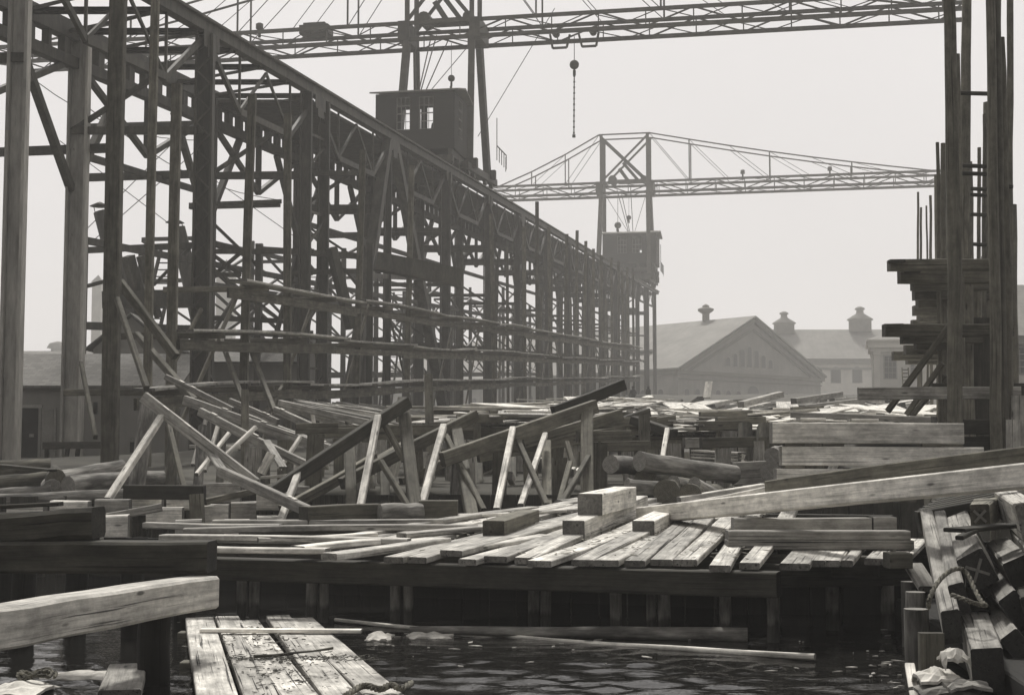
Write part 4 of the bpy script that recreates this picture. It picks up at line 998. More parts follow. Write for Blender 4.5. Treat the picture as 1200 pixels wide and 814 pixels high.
braces = [((449, 494), (474, 540), 33.6, 33, 'dark diagonal stay beside the tall pale prop'), ((446, 540), (480, 596), 32, 31, 'thin grey stay below the tall pale prop'), ((522, 510), (567, 598), 34.4, 31.5, 'dark diagonal stay beside the second pale prop'), ((602, 505), (641, 592), 34.5, 31.4, 'dark diagonal stay crossing the two square props'), ((668, 542), (654, 594), 33.6, 31.6, 'grey stay at the foot of the upright post'), ((690, 535), (655, 595), 34, 31.4, 'grey stay leaning against the upright post'), ((664, 518), (676, 560), 37, 36, 'short dark stay behind the upright post'), ((196, 490), (218, 582), 36, 33.8, 'thin dark stay at the leaning left post')]
for a, b, Ya, Yb, lb in braces: tim('stay', lb, 'stay', P(*a, Ya), P(*b, Yb), .12, .12, 'mid', 'dark stays among the cradle posts')
posts = [((173, 470), (157, 592), 35, 34.2, .4, 'bark', 'leaning bark covered post at the left of the cradle'), ((472, 470), (487, 596), 34.6, 31.5, .27, 'mid', 'leaning post under the end of the long dark beam'),
 ((533, 496), (552, 600), 36, 31.6, .27, 'mid', 'leaning post under the second rising beam'), ((688, 478), (689, 588), 35.5, 33, .3, 'mid', 'upright post with a narrow batten on its side'), ((410, 522), (411, 602), 34, 31.8, .24, 'mid', 'gnarled short post below the dark cradle beam'),
 ((287, 458), (287, 566), 37.5, 36, .2, 'mid', 'slim square post behind the second left beam'), ((502, 440), (505, 560), 42, 40, .24, 'mid', 'slim upright post behind the second rising beam'), ((640, 520), (641, 598), 37, 34, .24, 'mid', 'short post between the pale props'),
 ((755, 488), (757, 575), 39, 38, .3, 'mid', 'thick post at the corner of the right plank deck'), ((873, 498), (873, 560), 39.5, 38.5, .42, 'barkd', 'bark covered post under the right plank deck'), ((897, 500), (900, 562), 38.5, 37.5, .5, 'barkd', 'thick bark post beside the plank wall'),
 ((206, 480), (200, 590), 37.5, 36, .3, 'barkd', 'dark bark post right of the leaning left post'), ((237, 500), (232, 590), 38, 36.6, .26, 'bark', 'bark post behind the nearest left beam'), ((262, 500), (255, 585), 39, 37.5, .22, 'barkd', 'thin bark post in the second row'), ((312, 520), (310, 585), 38, 37, .26, 'barkd', 'bark post below the broad stepped beam'),
 ((450, 540), (452, 600), 36, 34, .22, 'mid', 'short square post left of the leaning post'), ((706, 500), (706, 560), 42, 41, .25, 'mid', 'square post behind the upright post'), ((560, 525), (562, 590), 40, 37.5, .22, 'mid', 'half hidden square post behind the props'), ((600, 530), (600, 590), 42, 39, .22, 'mid', 'half hidden square post below the low beam')]
for a, b, Ya, Yb, w_, mt, lb in posts:
    p0, p1 = P(*b, Yb), P(*a, Ya); p0 = p0 + (p0 - p1) * .5
    if mt.startswith('bark'): log('post', lb, 'post', p0, p1, w_ / 2, w_ / 2 * .9, mt, 'posts under the cradle')
    else: tim('post', lb, 'post', p0, p1, w_, w_, mt, 'posts under the cradle', 2, .02, .02, .004)
# rows of short shores and blocks under the cradle, back to the end of the plank deck
for i in range(112):
    Y = 35.3 + (i // 12) * 2.5 + rs.uniform(-.5, .5); t = -13.2 + (i % 12) * 1.25 + rs.uniform(-.3, .3)
    hh = rs.uniform(.7, 1.3); z0 = -.25; r_ = rs.random()
    tim('keel_block', 'short upright block standing in rows under the cradle', 'block', RW(Y, t, z0), RW(Y, t + rs.uniform(-.08, .08), hh), rs.uniform(.2, .4), rs.uniform(.2, .34), 'grey' if r_ < .3 else 'mid', 'short blocks under the cradle', 1, 0, .02, .005)
    if i % 2: tim('cap_block', 'short level cap timber on the blocks under the cradle', 'block', RW(Y - .1, t - rs.uniform(.4, .9), hh + .13), RW(Y + .1, t + rs.uniform(.4, .9), hh + .15), .3, .26, 'grey' if rs.random() < .25 else 'mid', 'cap timbers on the cradle blocks')
    if i % 3 != 1: tim('wedge', 'small pale wedge block among the cradle supports', 'wedge', RW(Y - .4, t + .4, rs.uniform(-.1, .6)), RW(Y - .42, t + .4 + rs.uniform(.06, .3), rs.uniform(.6, .9)) if rs.random() < .4 else RW(Y - .75, t + .4, rs.uniform(.2, .7)), .14, .2, 'new', 'pale wedges among the cradle supports')
# left cribs: squared cap blocks on pile tops, in front of the logs
cribs = [(112, 152, 582, 612, 30.0), (150, 190, 578, 606, 31.2), (196, 240, 570, 600, 32.2), (238, 282, 563, 592, 33.5), (172, 214, 592, 622, 30.6), (230, 268, 588, 616, 31.4), (270, 300, 585, 612, 32.2), (118, 150, 600, 634, 28.6), (300, 336, 572, 600, 33.4), (205, 236, 606, 634, 29.4), (262, 292, 606, 634, 29.6), (300, 330, 602, 630, 30.4), (338, 362, 566, 592, 35), (60, 104, 584, 612, 31), (10, 52, 588, 616, 30.4)]
for i, (x0, x1, ya, yb, Y) in enumerate(cribs):
    c = P((x0 + x1) / 2, (ya + yb) / 2, Y); w_ = (x1 - x0) / F * Y; h_ = (yb - ya) / F * Y * .8
    tim('cap_block', 'squared cap block on a pile top left of the cradle', 'block', c - V((w_ / 2, 0, 0)), c + V((w_ / 2, .1, 0)), .55, h_, 'new' if i % 3 else 'grey', 'cap blocks on the left piles', 1, 0, .03, .012)
    for sx in (-.25, .25): log('pile', 'dark pile standing in the water under a cap block', 'pile', V((c.x + sx * w_, Y + .25, -1.7)), V((c.x + sx * w_, Y + .25, c.z - h_ / 2)), .17, .16, 'barkd', 'piles under the left cap blocks', 3)
for a, b, Ya, Yb, w_, h_, mt, lb in (((146, 576), (240, 577), 30.6, 30.6, .3, .3, 'dark', 'dark level timber before the left cap blocks'), ((92, 612), (190, 594), 29, 29.6, .12, .16, 'grey', 'thin grey batten slanting before the left cap blocks'), ((240, 588), (330, 568), 31, 32.5, .1, .14, 'mid', 'thin dark batten slanting under the second left beam'), ((230, 578), (232, 620), 30.4, 30.4, .28, .26, 'mid', 'short upright under the dark level timber'), ((300, 560), (360, 555), 36, 36, .2, .08, 'new', 'pale level board low between the left beams'), ((415, 590), (470, 590), 34.5, 34.5, .2, .08, 'new', 'pale level board behind the tall pale prop'), ((222, 523), (290, 524), 41, 41, .12, .1, 'new', 'pale level batten far behind the left beams')):
    tim('timber', lb, 'timber', P(*a, Ya), P(*b, Yb), w_, h_, mt)
# ================================================================ PLANK DECKS IN MID DISTANCE
def sheetdeck(t0, t1, Y0, Y1, h, lab, grp, n, seed, big=.9):
    r = random.Random(seed)
    for i in range(n):
        Y = r.uniform(Y0, Y1 - 1); t = r.uniform(t0, t1); Ln = r.uniform(2.2, 5.5); an = r.gauss(0, .35) + (math.pi / 2 if r.random() < .55 else 0)
        c = RW(Y, t, h + .05 + .16 * r.random() + .02 * (i % 5)); dx, dy = math.sin(an) * Ln / 2, math.cos(an) * Ln / 2
        tilt = r.uniform(-.05, .05)
        p0 = V((c.x - dx, c.y - dy, c.z - dy * DZ - tilt)); p1 = V((c.x + dx, c.y + dy, c.z + dy * DZ + tilt))
        tim('loose_plank', lab, 'plank', p0, p1, r.choice((.25, .3, .3, big)), .05, 'pale' if r.random() < .6 else ('new' if r.random() < .6 else 'grey'), grp, 1, 0, .008)
def joists(t0, t1, Y0, Y1, h, lab):
    Y = Y0; i = 0
    while Y <= Y1:
        tim('deck_beam', lab, 'beam', RW(Y, t0, h - .22), RW(Y, t1, h - .2), .28, .36, 'mid', 'beams under ' + lab.split('under ')[1])
        t = t0 + .5
        while t < t1:
            if Y < Y0 + 7: tim('deck_post', 'square post holding up ' + lab.split('under ')[1], 'post', RW(Y + .3, t, -1.2), RW(Y + .3, t, h - .4), .26, .26, 'mid', 'posts under ' + lab.split('under ')[1])
            t += 2.2
        Y += 5.5; i += 1
def floor(t0, t1, Y0, Y1, h, lab):
    mb = MB(); t = t0
    while t < t1 - .05:
        mb.timber(RW(Y0 + rng.uniform(-.5, .4), t + .15, h), RW(Y1 + rng.uniform(-1, 1), t + .15, h), .285, .06, 1, 0, 0); t += .3
    one('plank_deck', lab, 'deck', mb, M['deck'])
floor(-11.6, -6.8, 43, 78, 1.27, 'broad pale plank deck left of centre beyond the cradle')
joists(-11.8, -6.6, 43, 64, 1.2, 'cross beam under the broad left plank deck')
sheetdeck(-11.4, -7, 42.5, 77, 1.3, 'loose pale plank lying on the broad left deck', 'planks on the left deck', 46, 4, 1.5)
floor(-5.0, 1.2, 42, 62, 1.0, 'littered plank deck right of centre below the gabled building')
joists(-5.2, 1.4, 42, 60, .95, 'cross beam under the littered right plank deck')
sheetdeck(-5, 1.2, 41.5, 62, 1.05, 'loose plank lying on the littered right deck', 'planks on the right deck', 62, 8, 1.6)
floor(2.2, 8.0, 40, 66, .9, 'plank deck before the stone pavilion, half hidden by the plank wall')
sheetdeck(1.4, 8, 39.5, 68, .95, 'loose plank lying on the deck beside the tall staging poles', 'planks on the far right deck', 44, 9, 1.0)
# wide sheets of staging boards tipped on the heaps, catching the light
r = random.Random(41)
for i in range(44):
    Y = r.uniform(46, 92); t = r.uniform(-11.5, 7); Ln = r.uniform(2, 4.2); an = r.gauss(.3, .6); w_ = r.uniform(.7, 1.9); h0 = r.uniform(.9, 1.5) if Y < 62 else r.uniform(.3, .9)
    c = RW(Y, t, h0); dx, dy = math.sin(an) * Ln / 2, math.cos(an) * Ln / 2; up = r.uniform(.08, .3)
    tim('board_sheet', 'wide pale sheet of boards tipped on the debris of the slip', 'board', V((c.x - dx, c.y - dy, c.z - up)), V((c.x + dx, c.y + dy, c.z + up + .1)), w_, .06, 'pale' if r.random() < .7 else 'new', 'wide board sheets on the debris', 1, 0, .01)
# rubble of lumber on the ground further up the slip
r = random.Random(77)
for i in range(110):
    Y = 64 + 60 * r.random() ** 1.3; t = r.uniform(-12, 11); an = r.uniform(0, math.pi); Ln = r.uniform(2, 5.5)
    c = RW(Y, t, .1 + .5 * r.random()); ti = r.uniform(-.35, .35); dx, dy = math.cos(an) * Ln / 2, math.sin(an) * Ln / 2
    tim('scrap_timber', 'loose timber scattered on the slip before the far buildings', 'timber', c - V((dx, dy, ti)), c + V((dx, dy, ti)), r.choice((.2, .3, .5)), r.choice((.06, .2, .25)), r.choice(('mid', 'grey', 'grey', 'new', 'dark')), 'scattered timbers up the slip', 1, 0, .01)
tim('board', 'pale board standing upright among the debris before the gabled building', 'board', P(828, 466, 66), P(831, 447, 66.5), .34, .06, 'pale')
for px, py, qx, qy, Y in ((925, 495, 975, 478, 60), (930, 470, 985, 462, 75), (868, 474, 915, 462, 70), (940, 478, 1010, 470, 70), (975, 470, 1040, 466, 80)):
    tim('timber', 'squared timber lying across the debris heap before the pavilion', 'timber', P(px, py, Y), P(qx, qy, Y + 4), .35, .3, 'grey', 'timbers on the debris heap')
# lumber stack low in the middle distance
for k in range(4):
    tim('stacked_board', 'board in the low lumber stack beneath the right plank deck', 'board', P(815, 540 - k * 4, 38), P(870, 543 - k * 4, 37.4), .7, .06, 'new' if k % 2 else 'grey', 'low lumber stack')
# bulkhead below the cradle
mb = MB()
for i in range(60):
    x = -26 + i * .6; yy = 34.35 - 3.5 * smooth(-7, -16, x); mb.timber((x, yy, -1.8), (x, yy, zs(34.5) - .1), .58, .18, 1, 0, .02)
one('bulkhead', 'dark timber bulkhead holding back the slip above the water', 'bulkhead', mb, M['dark'])
# ================================================================ NEAR WHARF DECK
E0, E1 = L(236, 650, 1.0), L(913, 668, 1.0); ed = (E1 - E0).normalized(); pd = V((-ed.y, ed.x, 0)); pd = (pd + ed * -.06).normalized()
sag = V((0, 0, -.19))
tim('wharf_stringer', 'long dark stringer along the near edge of the wharf', 'stringer', E0 + sag - ed * 2.2, E1 + sag, .34, .33, 'dark', None, 6, .03, .02, .008)
F0, F1 = L(862, 659, 1.0) , L(1082, 657, 1.0)
tim('wharf_stringer', 'dark stringer continuing to the right behind the long one', 'stringer', F0 + sag + V((0, .3, 0)), F1 + sag + V((0, .3, 0)), .34, .32, 'dark', None, 4, .02)
for k in range(1, 5):
    o = pd * (2.1 * k) + V((0, 0, .055 * 2.1 * k)); tim('wharf_joist', 'dark bearer under the near wharf planks', 'bearer', E0 + sag + o - ed * (1.5 if k < 3 else -2.8), E1 + sag + o + ed * 1.2, .3, .3, 'dark', 'bearers under the near wharf')
rp = random.Random(31)
EL = (E1 - E0).length
def deckpt(s, q, dz=0.0): 
    p = E0 + ed * s + pd * q; return V((p.x, p.y, 1.0 + .055 * q + dz))
s = 1.3; i = 0
while s < EL - .2:
    w_ = rp.uniform(.26, .36); q0 = rp.uniform(-.5, .12) if s > 3 else rp.uniform(.6, 1.4); ln = rp.uniform(5.5, 9.0); sk = .34 - .4 * min(1, s / (EL * .8)) + rp.uniform(-.02, .03); dz = rp.choice((.045, .05, .1, .055))
    a = deckpt(s, q0, dz); b = deckpt(s + sk * ln, q0 + ln, dz + rp.uniform(-.01, .03))
    tim('wharf_plank', 'worn thick plank laid across the near wharf, its end jutting over the stringer', 'plank', a, b, w_, .09, 'deck', 'planks of the near wharf', 6, .05, .012, .006)
    s += w_ + rp.choice((.02, .03, .06, .22)); i += 1
# second layer and planks lying lengthwise on the left half
for a, b, w_, h_, mt, lb in (((150, 640), (385, 645), .3, .08, 'deck', 'plank lying along the wharf edge by the dark beam'), ((190, 629), (480, 634), .32, .09, 'deck', 'plank lying lengthwise at the left of the near wharf'), ((215, 622), (560, 618), .3, .1, 'deck', 'long plank with a bright edge across the near wharf'), ((300, 632), (440, 626), .34, .08, 'new', 'short pale plank among the lengthwise ones'),
    ((350, 643), (440, 634), .3, .09, 'new', 'short plank with a dark end near the stringer'), ((385, 652), (520, 633), .32, .1, 'deck', 'slanting plank from the stringer towards the square balk'), ((250, 612), (520, 611), .34, .1, 'grey', 'dark sided plank before the long barked timber'), ((470, 627), (640, 613), .3, .08, 'deck', 'plank running behind the square balk'), ((520, 604), (660, 598), .35, .06, 'new', 'pale plank at the feet of the square props'), ((600, 601), (700, 596), .35, .06, 'deck', 'plank under the bark covered log end'), ((170, 615), (330, 617), .3, .1, 'grey', 'grey plank behind the left beams'), ((540, 644), (640, 628), .3, .07, 'new', 'pale plank lying below the big balks')):
    p0, p1 = S(*a, .16), S(*b, .16)
    tim('loose_plank', lb, 'plank', p0, p1, w_, h_, mt, None, 4, .03)
# planks at the right, short ones beside the balks
for i, (x0, x1, ya, yb) in enumerate(((912, 950, 664, 640), (936, 968, 660, 640), (962, 985, 660, 641), (985, 1000, 660, 642), (1012, 1036, 658, 642), (1040, 1066, 656, 642))):
    a, b = L((x0 + x1) / 2, ya, 1.07), L((x0 + x1) / 2 + 24, yb - 8, 1.12); w_ = (x1 - x0) / F * a.y * .92
    tim('wharf_plank', 'short plank at the right end of the near wharf below the paired beams', 'plank', a, b, w_, .09, 'deck', 'short planks right of the near wharf', 2, .01)
for a, b in (((640, 596), (770, 590)), ((690, 604), (850, 600)), ((760, 612), (880, 606)), ((800, 628), (930, 612)), ((780, 640), (905, 622))):
    tim('loose_plank', 'plank filling the wharf floor between the balks', 'plank', S(*a, .06), S(*b, .06), .4, .06, 'deck', 'planks between the balks', 2, .02)
# chips and shavings trodden over the wharf
mb = MB(); r_ = random.Random(19)
for i in range(480):
    q = deckpt(r_.uniform(2.6, EL - .3), .3 + 6.5 * r_.random(), .1)
    s_ = abs(r_.gauss(.018, .012)) + .004; an = r_.uniform(0, 3.1); d_ = V((math.cos(an), math.sin(an), 0)); e_ = V((-d_.y, d_.x, 0))
    mb.poly([q - d_ * s_ * r_.uniform(1, 4), q - e_ * s_ * r_.uniform(.4, 1.2), q + d_ * s_ * r_.uniform(1, 4) + V((0, 0, .01)), q + e_ * s_ * r_.uniform(.4, 1.2)], .006)
one('wood_chips', 'chips and shavings trodden over the near wharf planks', 'chips', mb, M['mid'], kind='stuff')
# balks
def balk(lb, fx1, yb, w_, h, Ln, zb, mat='new', grp='square balks on the near wharf', dr=.27, dz=.045):
    c = L(fx1, yb, zb); d_ = V((dr, .963, 0)).normalized(); d_.z = dz; n_ = V((d_.y, -d_.x, 0)).normalized()
    p = c - n_ * (w_ / 2) + V((0, 0, h / 2)); tim('balk', lb, 'balk', p, p + d_ * Ln, w_, h, mat, grp, 2, .0, .012, .002)
balk('short square balk lying alone before the two stacked ones', 591, 636, .36, .35, 2.2, 1.14, 'mid')
balk('long square balk carrying a shorter one', 685, 636, .36, .35, 5.6, 1.14)
balk('square balk lying on top of the long one', 706, 604, .42, .36, 3.0, 1.53, dz=.02)
balk('short pale square balk right of the stacked ones', 767, 635, .36, .34, 2.6, 1.14)
a = S(514, 609, .08); tim('balk', 'short block like balk lying crosswise before the leaning posts', 'balk', a + V((-.36, 0, .18)), a + V((.36, 0, .18)), .4, .36, 'mid', 'square balks on the near wharf')
a = S(355, 616, .1); b = S(443, 613, .1); c = S(494, 611, .1)
tim('balk', 'long low balk with a pale sawn end before the dark beam', 'balk', a + V((0, 0, .17)), b + V((0, .5, .17)), .34, .33, 'mid', None, 2, .02)
log('log', 'chipped pale barked log beside the long low balk', 'log', b + V((.02, .1, .16)), c + V((0, .1, .16)), .19, .17, 'barkl')
a = L(668, 604, 1.25); log('log', 'short bark covered log end left of the stacked balks', 'log', a + V((-.25, 0, .17)), a + V((.6, 1.2, .2)), .17, .15, 'barkl')
# paired beams at the right of the deck
def flat(lb, x0, x1, yt, yb, Y, mat, d=.35, grp='paired beams at the right of the wharf'):
    p0, p1 = P(x0, (yt + yb) / 2, Y), P(x1, (yt + yb) / 2, Y); tim('beam', lb, 'beam', p0, p1, d, (yb - yt) / F * Y * .97, mat, grp, 3, .01)
flat('front lower beam of the paired ones on the wharf edge', 850, 1068, 632, 643, 21.6, 'grey'); flat('front upper beam of the paired ones, with a pale top', 851, 1064, 621, 632, 21.62, 'grey')
flat('rear beam of the paired ones, shorter', 858, 1019, 606, 621, 22.6, 'grey'); flat('short block end beside the rear paired beam', 1020, 1048, 605, 621, 22.6, 'grey')
# piles under the wharf edge
for i, (px, w_) in enumerate(((283, 12), (298, 12), (365, 13), (380, 11), (463, 12), (478, 11), (625, 13), (640, 12), (722, 14), (763, 11), (779, 14), (850, 14), (905, 14), (975, 15), (1040, 15))):
    t_ = max(0, min(1, (px - 236) / 677)); Y = E0.y + (E1.y - E0.y) * t_ + .45 if px < 913 else F0.y + .5
    c = P(px, 700, Y); log('wharf_pile', 'weathered pile standing in the water under the near wharf edge', 'pile', V((c.x, Y, -1.7)), V((c.x, Y, .68)), w_ / F * Y / 2, w_ / F * Y / 2, 'pilew', 'piles under the near wharf edge', 3, .01, .01)
# added planking under the wharf, coloured near black to give its deep shade
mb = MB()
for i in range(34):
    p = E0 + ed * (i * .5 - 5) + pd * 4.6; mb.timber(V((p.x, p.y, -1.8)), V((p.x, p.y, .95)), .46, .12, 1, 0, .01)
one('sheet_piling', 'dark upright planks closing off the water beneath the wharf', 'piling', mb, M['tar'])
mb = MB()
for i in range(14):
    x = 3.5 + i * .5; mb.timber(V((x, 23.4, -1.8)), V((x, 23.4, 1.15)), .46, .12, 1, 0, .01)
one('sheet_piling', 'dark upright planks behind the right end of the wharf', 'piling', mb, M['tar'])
# ================================================================ LOG PILE RIGHT OF CENTRE
logs = [((749, 540), (861, 556), 31, 32.6, .215, 'bark', 'longest barked log on top of the pile, right of the upright post'), ((716, 544), (770, 549), 31.2, 33.5, .2, 'bark', 'log with a dark hollow end at the left of the pile'), ((790, 565), (835, 585), 30.6, 33, .14, 'bark', 'slim log with a pale ringed end under the long one'),
 ((813, 567), (856, 590), 30.4, 32.2, .15, 'barkl', 'slim log with a pale ringed end nearest the big beam'), ((781, 576), (815, 566), 30.2, 36, .27, 'barkd', 'thick dark log seen end on low in the pile'), ((735, 569), (788, 573), 30.2, 30.6, .16, 'barkl', 'log with a bright upper side behind the stacked balks'), ((757, 562), (790, 556), 31.4, 36, .26, 'barkd', 'dark log wedged under the longest one'), ((808, 580), (840, 578), 30.1, 35, .24, 'barkd', 'dark log wedged under the two pale ends')]
for a, b, Ya, Yb, r_, mt, lb in logs: log('log', lb, 'log', P(*a, Ya), P(*b, Yb), r_, r_ * .95, mt, 'logs piled right of centre')
for a, b, Y, r_, lb in (((905, 534), (935, 530), 33, .2, 'ragged log end upper left of the plank wall'), ((903, 552), (935, 552), 33, .24, 'ragged log end lower left of the plank wall')): log('log', lb, 'log', P(*a, Y), P(*b, Y + 3), r_, r_, 'bark', None)
tim('board', 'pale thin board lying behind the log pile', 'board', P(670, 552, 36), P(712, 542, 37), .3, .06, 'pale'); tim('board', 'level grey board right of the log pile', 'board', P(858, 555, 35), P(898, 553, 35), .4, .55, 'grey'); tim('timber', 'slim pale timber between log pile and big beam', 'timber', P(795, 586, 30), P(895, 570, 30.5), .25, .14, 'pale')
# ================================================================ PLANK WALL, BIG BEAMS
for (x0, x1, ya, yb, lb, Y) in ((903, 1127, 495, 519, 'topmost wide knotty balk of the plank wall', 27.0), (914, 1150, 523, 545, 'middle wide knotty balk of the plank wall', 27.03), (908, 1150, 549, 572, 'lowest wide knotty balk of the plank wall', 26.97)):
    tim('wide_balk', lb, 'balk', P(x0, (ya + yb) / 2, Y), P(x1, (ya + yb) / 2 + 1, Y), .34, (yb - ya) / F * Y, 'new', 'wide balks of the plank wall', 3, .0, .014)
for x in (930, 1090):
    for y in (521, 547): tim('spacer', 'thin spacer between the balks of the plank wall', 'spacer', P(x - 12, y, 27), P(x + 12, y, 27), .3, .055, 'mid', 'spacers in the plank wall')
for x in (940, 1060, 1135): tim('spacer', 'short bearer block under the plank wall', 'spacer', P(x - 10, 580, 27.02), P(x + 10, 580, 27.02), .5, .28, 'mid', 'bearers under the plank wall')
tim('timber', 'long thin timber lying behind the top of the plank wall', 'timber', P(930, 486, 31), P(1095, 492, 28.5), .25, .13, 'grey'); tim('board', 'pale flat board on the plank wall, left', 'board', P(935, 491, 29), P(965, 491.5, 29), .5, .05, 'pale'); tim('board', 'pale flat board on the plank wall, middle', 'board', P(995, 492, 29), P(1027, 492.5, 29), .4, .05, 'pale')
def bigbeam(lb, x0, t0, b0, x1, t1, b1, Y0, Y1, w_, mat, seg=4):
    p0, p1 = P(x0, (t0 + b0) / 2, Y0), P(x1, (t1 + b1) / 2, Y1); h0 = (b0 - t0) / F * Y0
    d_ = p1 - p0; tim('big_beam', lb, 'beam', p0, p1 + d_ * .12, w_, h0, mat, 'long beams ramped up to the right pile', seg, .02, .02)
bigbeam('long pale ramped beam in front, its foot on the wharf planks', 757, 594, 613, 1200, 544, 572, 26, 17.2, .4, 'pale')
bigbeam('darker ramped beam lying behind the long pale one', 905, 563, 583, 1200, 525, 549, 25.4, 20, .32, 'mid')
bigbeam('pale low ramped beam behind the log pile, half covered', 800, 589, 599, 906, 567, 581, 27, 25.6, .35, 'pale', 2)
# ================================================================ TALL STAGING AT THE RIGHT
sp = [(1104, 1117, 0, 1118, .0, 29.4, 'scaf', 'tallest thick staging pole at the left of the right hand tower'), (1117, 1125, 64, 1126, 0, 31.5, 'scaf', 'shorter pole strapped right of the tallest thick one'), (1129, 1139, 2, 1124, 0, 34, 'scaf', 'crooked slim pole leaning between the two thick ones'), (1154, 1164, 0, 1166, 0, 29.5, 'scaf', 'thick pole of the right pair carrying the plank brackets'), (1163, 1172, 0, 1176, 0, 29.6, 'scaf', 'second thick pole of the right pair, touching the first'), (1170, 1177, 44, 1182, 0, 30, 'scaf', 'thin pole strapped to the right pair'), (1181, 1188, 9, 1181, 0, 33, 'scaf', 'rightmost slim staging pole'), (1097, 1101, 167, 1100, 0, 36, 'scaf', 'thin pole left of the tallest thick one'), (1102, 1107, 168, 1105, 0, 38, 'scaf', 'thin pole hidden behind the tallest thick one'), (1145, 1149, 173, 1146, 0, 40, 'scaf', 'thin isolated pole between the two thick groups'), (1152, 1156, 134, 1153, 0, 37, 'scaf', 'short thin pole left of the right pair'), (1075, 1077.5, 225, 1078, 0, 62, 'scaf', 'leftmost far thin staging pole'), (1078, 1080.5, 243, 1080, 0, 60, 'scaf', 'second far thin staging pole'), (1085, 1087, 241, 1087, 0, 62, 'scaf', 'third far thin staging pole'), (1089, 1092, 229, 1092, 0, 58, 'scaf', 'fourth far thin staging pole, nearest the tower')]
for x0, x1, yt, xb, _, Y, mt, lb in sp:
    r_ = (x1 - x0) / F * Y / 2; top = P((x0 + x1) / 2, yt if yt > 12 else -70, Y); bt = P(xb, 545, Y); bt.z = zs(Y) - .6
    log('staging_pole', lb, 'pole', bt, top, r_ * 1.45, r_ * 1.05, 'pole', 'poles of the right hand staging tower', 14, .014, .06)
for i, (y, xl, Ya) in enumerate(((311, 1041, 30.6), (323, 1053, 32), (333, 1068, 35), (345, 1070, 38), (355, 1074, 41), (364, 1070, 44), (372, 1076, 47), (380, 1068, 50))):
    h_ = .34 if i in (0, 1) else .3; xr = 1184 if i == 0 else 1160
    tim('bracket_beam', ('upper bracket beam of the right tower, nearest' if i == 0 else 'upper bracket beam of the right tower, one of those receding behind it'), 'beam', P(xl, y, Ya), P(xr, y, Ya), .3, h_ if i else .23, 'mid', 'upper bracket beams of the right tower', 2, .02)
    tim('bracket_plank', 'plank laid along the upper brackets of the right tower', 'plank', P(xl + 10 + i * 6, y - 5, Ya - .6), P(xl + 10 + i * 5, y - 5, Ya + 3.5), .35, .07, 'mid', 'planks on the upper brackets')
for i, (y, xl, Ya) in enumerate(((387, 1035, 30.5), (396, 1056, 33), (403, 1072, 36), (410, 1060, 39), (417, 1046, 43), (422, 1062, 47))):
    tim('bracket_beam', ('lower bracket beam of the right tower, nearest and dark' if i == 0 else 'lower bracket beam of the right tower, receding behind the nearest'), 'beam', P(xl, y, Ya), P(1186 if i == 0 else 1150, y, Ya), .3, .26, 'mid', 'lower bracket beams of the right tower', 2, .02)
    tim('bracket_plank', 'plank laid along the lower brackets of the right tower', 'plank', P(xl + 14 + i * 8, y - 6, Ya - .6), P(xl + 12 + i * 7, y - 5, Ya + 3.5), .35, .07, 'mid', 'planks on the lower brackets')
tim('ledger', 'level beam at railing height across the foot of the right tower', 'beam', P(1005, 461, 30.6), P(1196, 460, 30.4), .16, .26, 'grey', None, 2, .02); tim('ledger', 'short dark beam end behind the right pair of poles', 'beam', P(1090, 456, 36), P(1205, 456, 36), .3, .3, 'dark')
for a, b, Ya, Yb, lb in (((1120, 372), (1040, 482), 30, 31.2, 'long diagonal brace against the tallest thick pole'), ((1105, 425), (1062, 486), 34, 34.6, 'second diagonal brace behind the long one'), ((1108, 440), (1068, 488), 36, 37, 'third diagonal brace behind the long one')): tim('brace', lb, 'brace', P(*a, Ya), P(*b, Yb), .09, .13, 'mid', 'diagonal braces of the right tower')
for x0, x1, y, Y in ((1124, 1156, 194, 33), (1124, 1156, 203, 33.2), (1136, 1156, 221, 35), (1136, 1156, 228, 35.2), (1118, 1160, 109, 33), (1137, 1156, 251, 36), (1140, 1156, 286, 36), (1172, 1187, 218, 32)): tim('ledger', 'short ledger tying two poles of the right tower together', 'board', P(x0, y, Y), P(x1, y + 1, Y), .1, .085, 'dark', 'ledgers tying the right tower')
for px, yt, Y, w_ in ((1111, 175, 41, .3), (1121, 150, 43, .3), (1133, 190, 45, .34), (1159, 120, 40, .3), (1170, 160, 43, .3), (1186, 240, 44, .26), (1099, 205, 47, .24)):
    bt = P(px + 2, 500, Y); bt.z = zs(Y) - .5; log('staging_pole', 'rough uneven pole standing farther back in the right hand tower', 'pole', bt, P(px, yt, Y), w_ / 2 * 1.2, w_ / 2, 'pole', 'rear poles of the right hand tower', 8, .012, .08)
for i in range(9):
    Y = 33 + i * 2.6; px = 1135 + (i % 4) * 11; bt = P(px, 500, Y); bt.z = zs(Y) - .5; log('staging_pole', 'rough pole in the dark cluster inside the right tower', 'pole', bt, P(px - 2, 300 + (i % 3) * 4, Y), .17, .15, 'mid', 'poles inside the right tower', 4, .01, .05)
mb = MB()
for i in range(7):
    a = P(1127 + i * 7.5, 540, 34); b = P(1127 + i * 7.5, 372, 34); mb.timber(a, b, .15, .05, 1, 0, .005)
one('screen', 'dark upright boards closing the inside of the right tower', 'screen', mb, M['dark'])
for y0 in (500, 520, 543): tim('stacked_timber', 'dark timber stacked inside the foot of the right tower', 'timber', P(1124, y0, 29.9 + (y0 - 500) * .004), P(1166, y0, 29.95), .5, .3, 'dark', 'timbers in the foot of the right tower')
tim('post', 'short square grey post right of the tower', 'post', P(1192, 560, 30), P(1192, 463, 30), .3, .3, 'grey'); tim('post', 'low grey stub post right of the tower', 'post', P(1187, 560, 29), P(1187, 491, 29), .22, .22, 'grey')
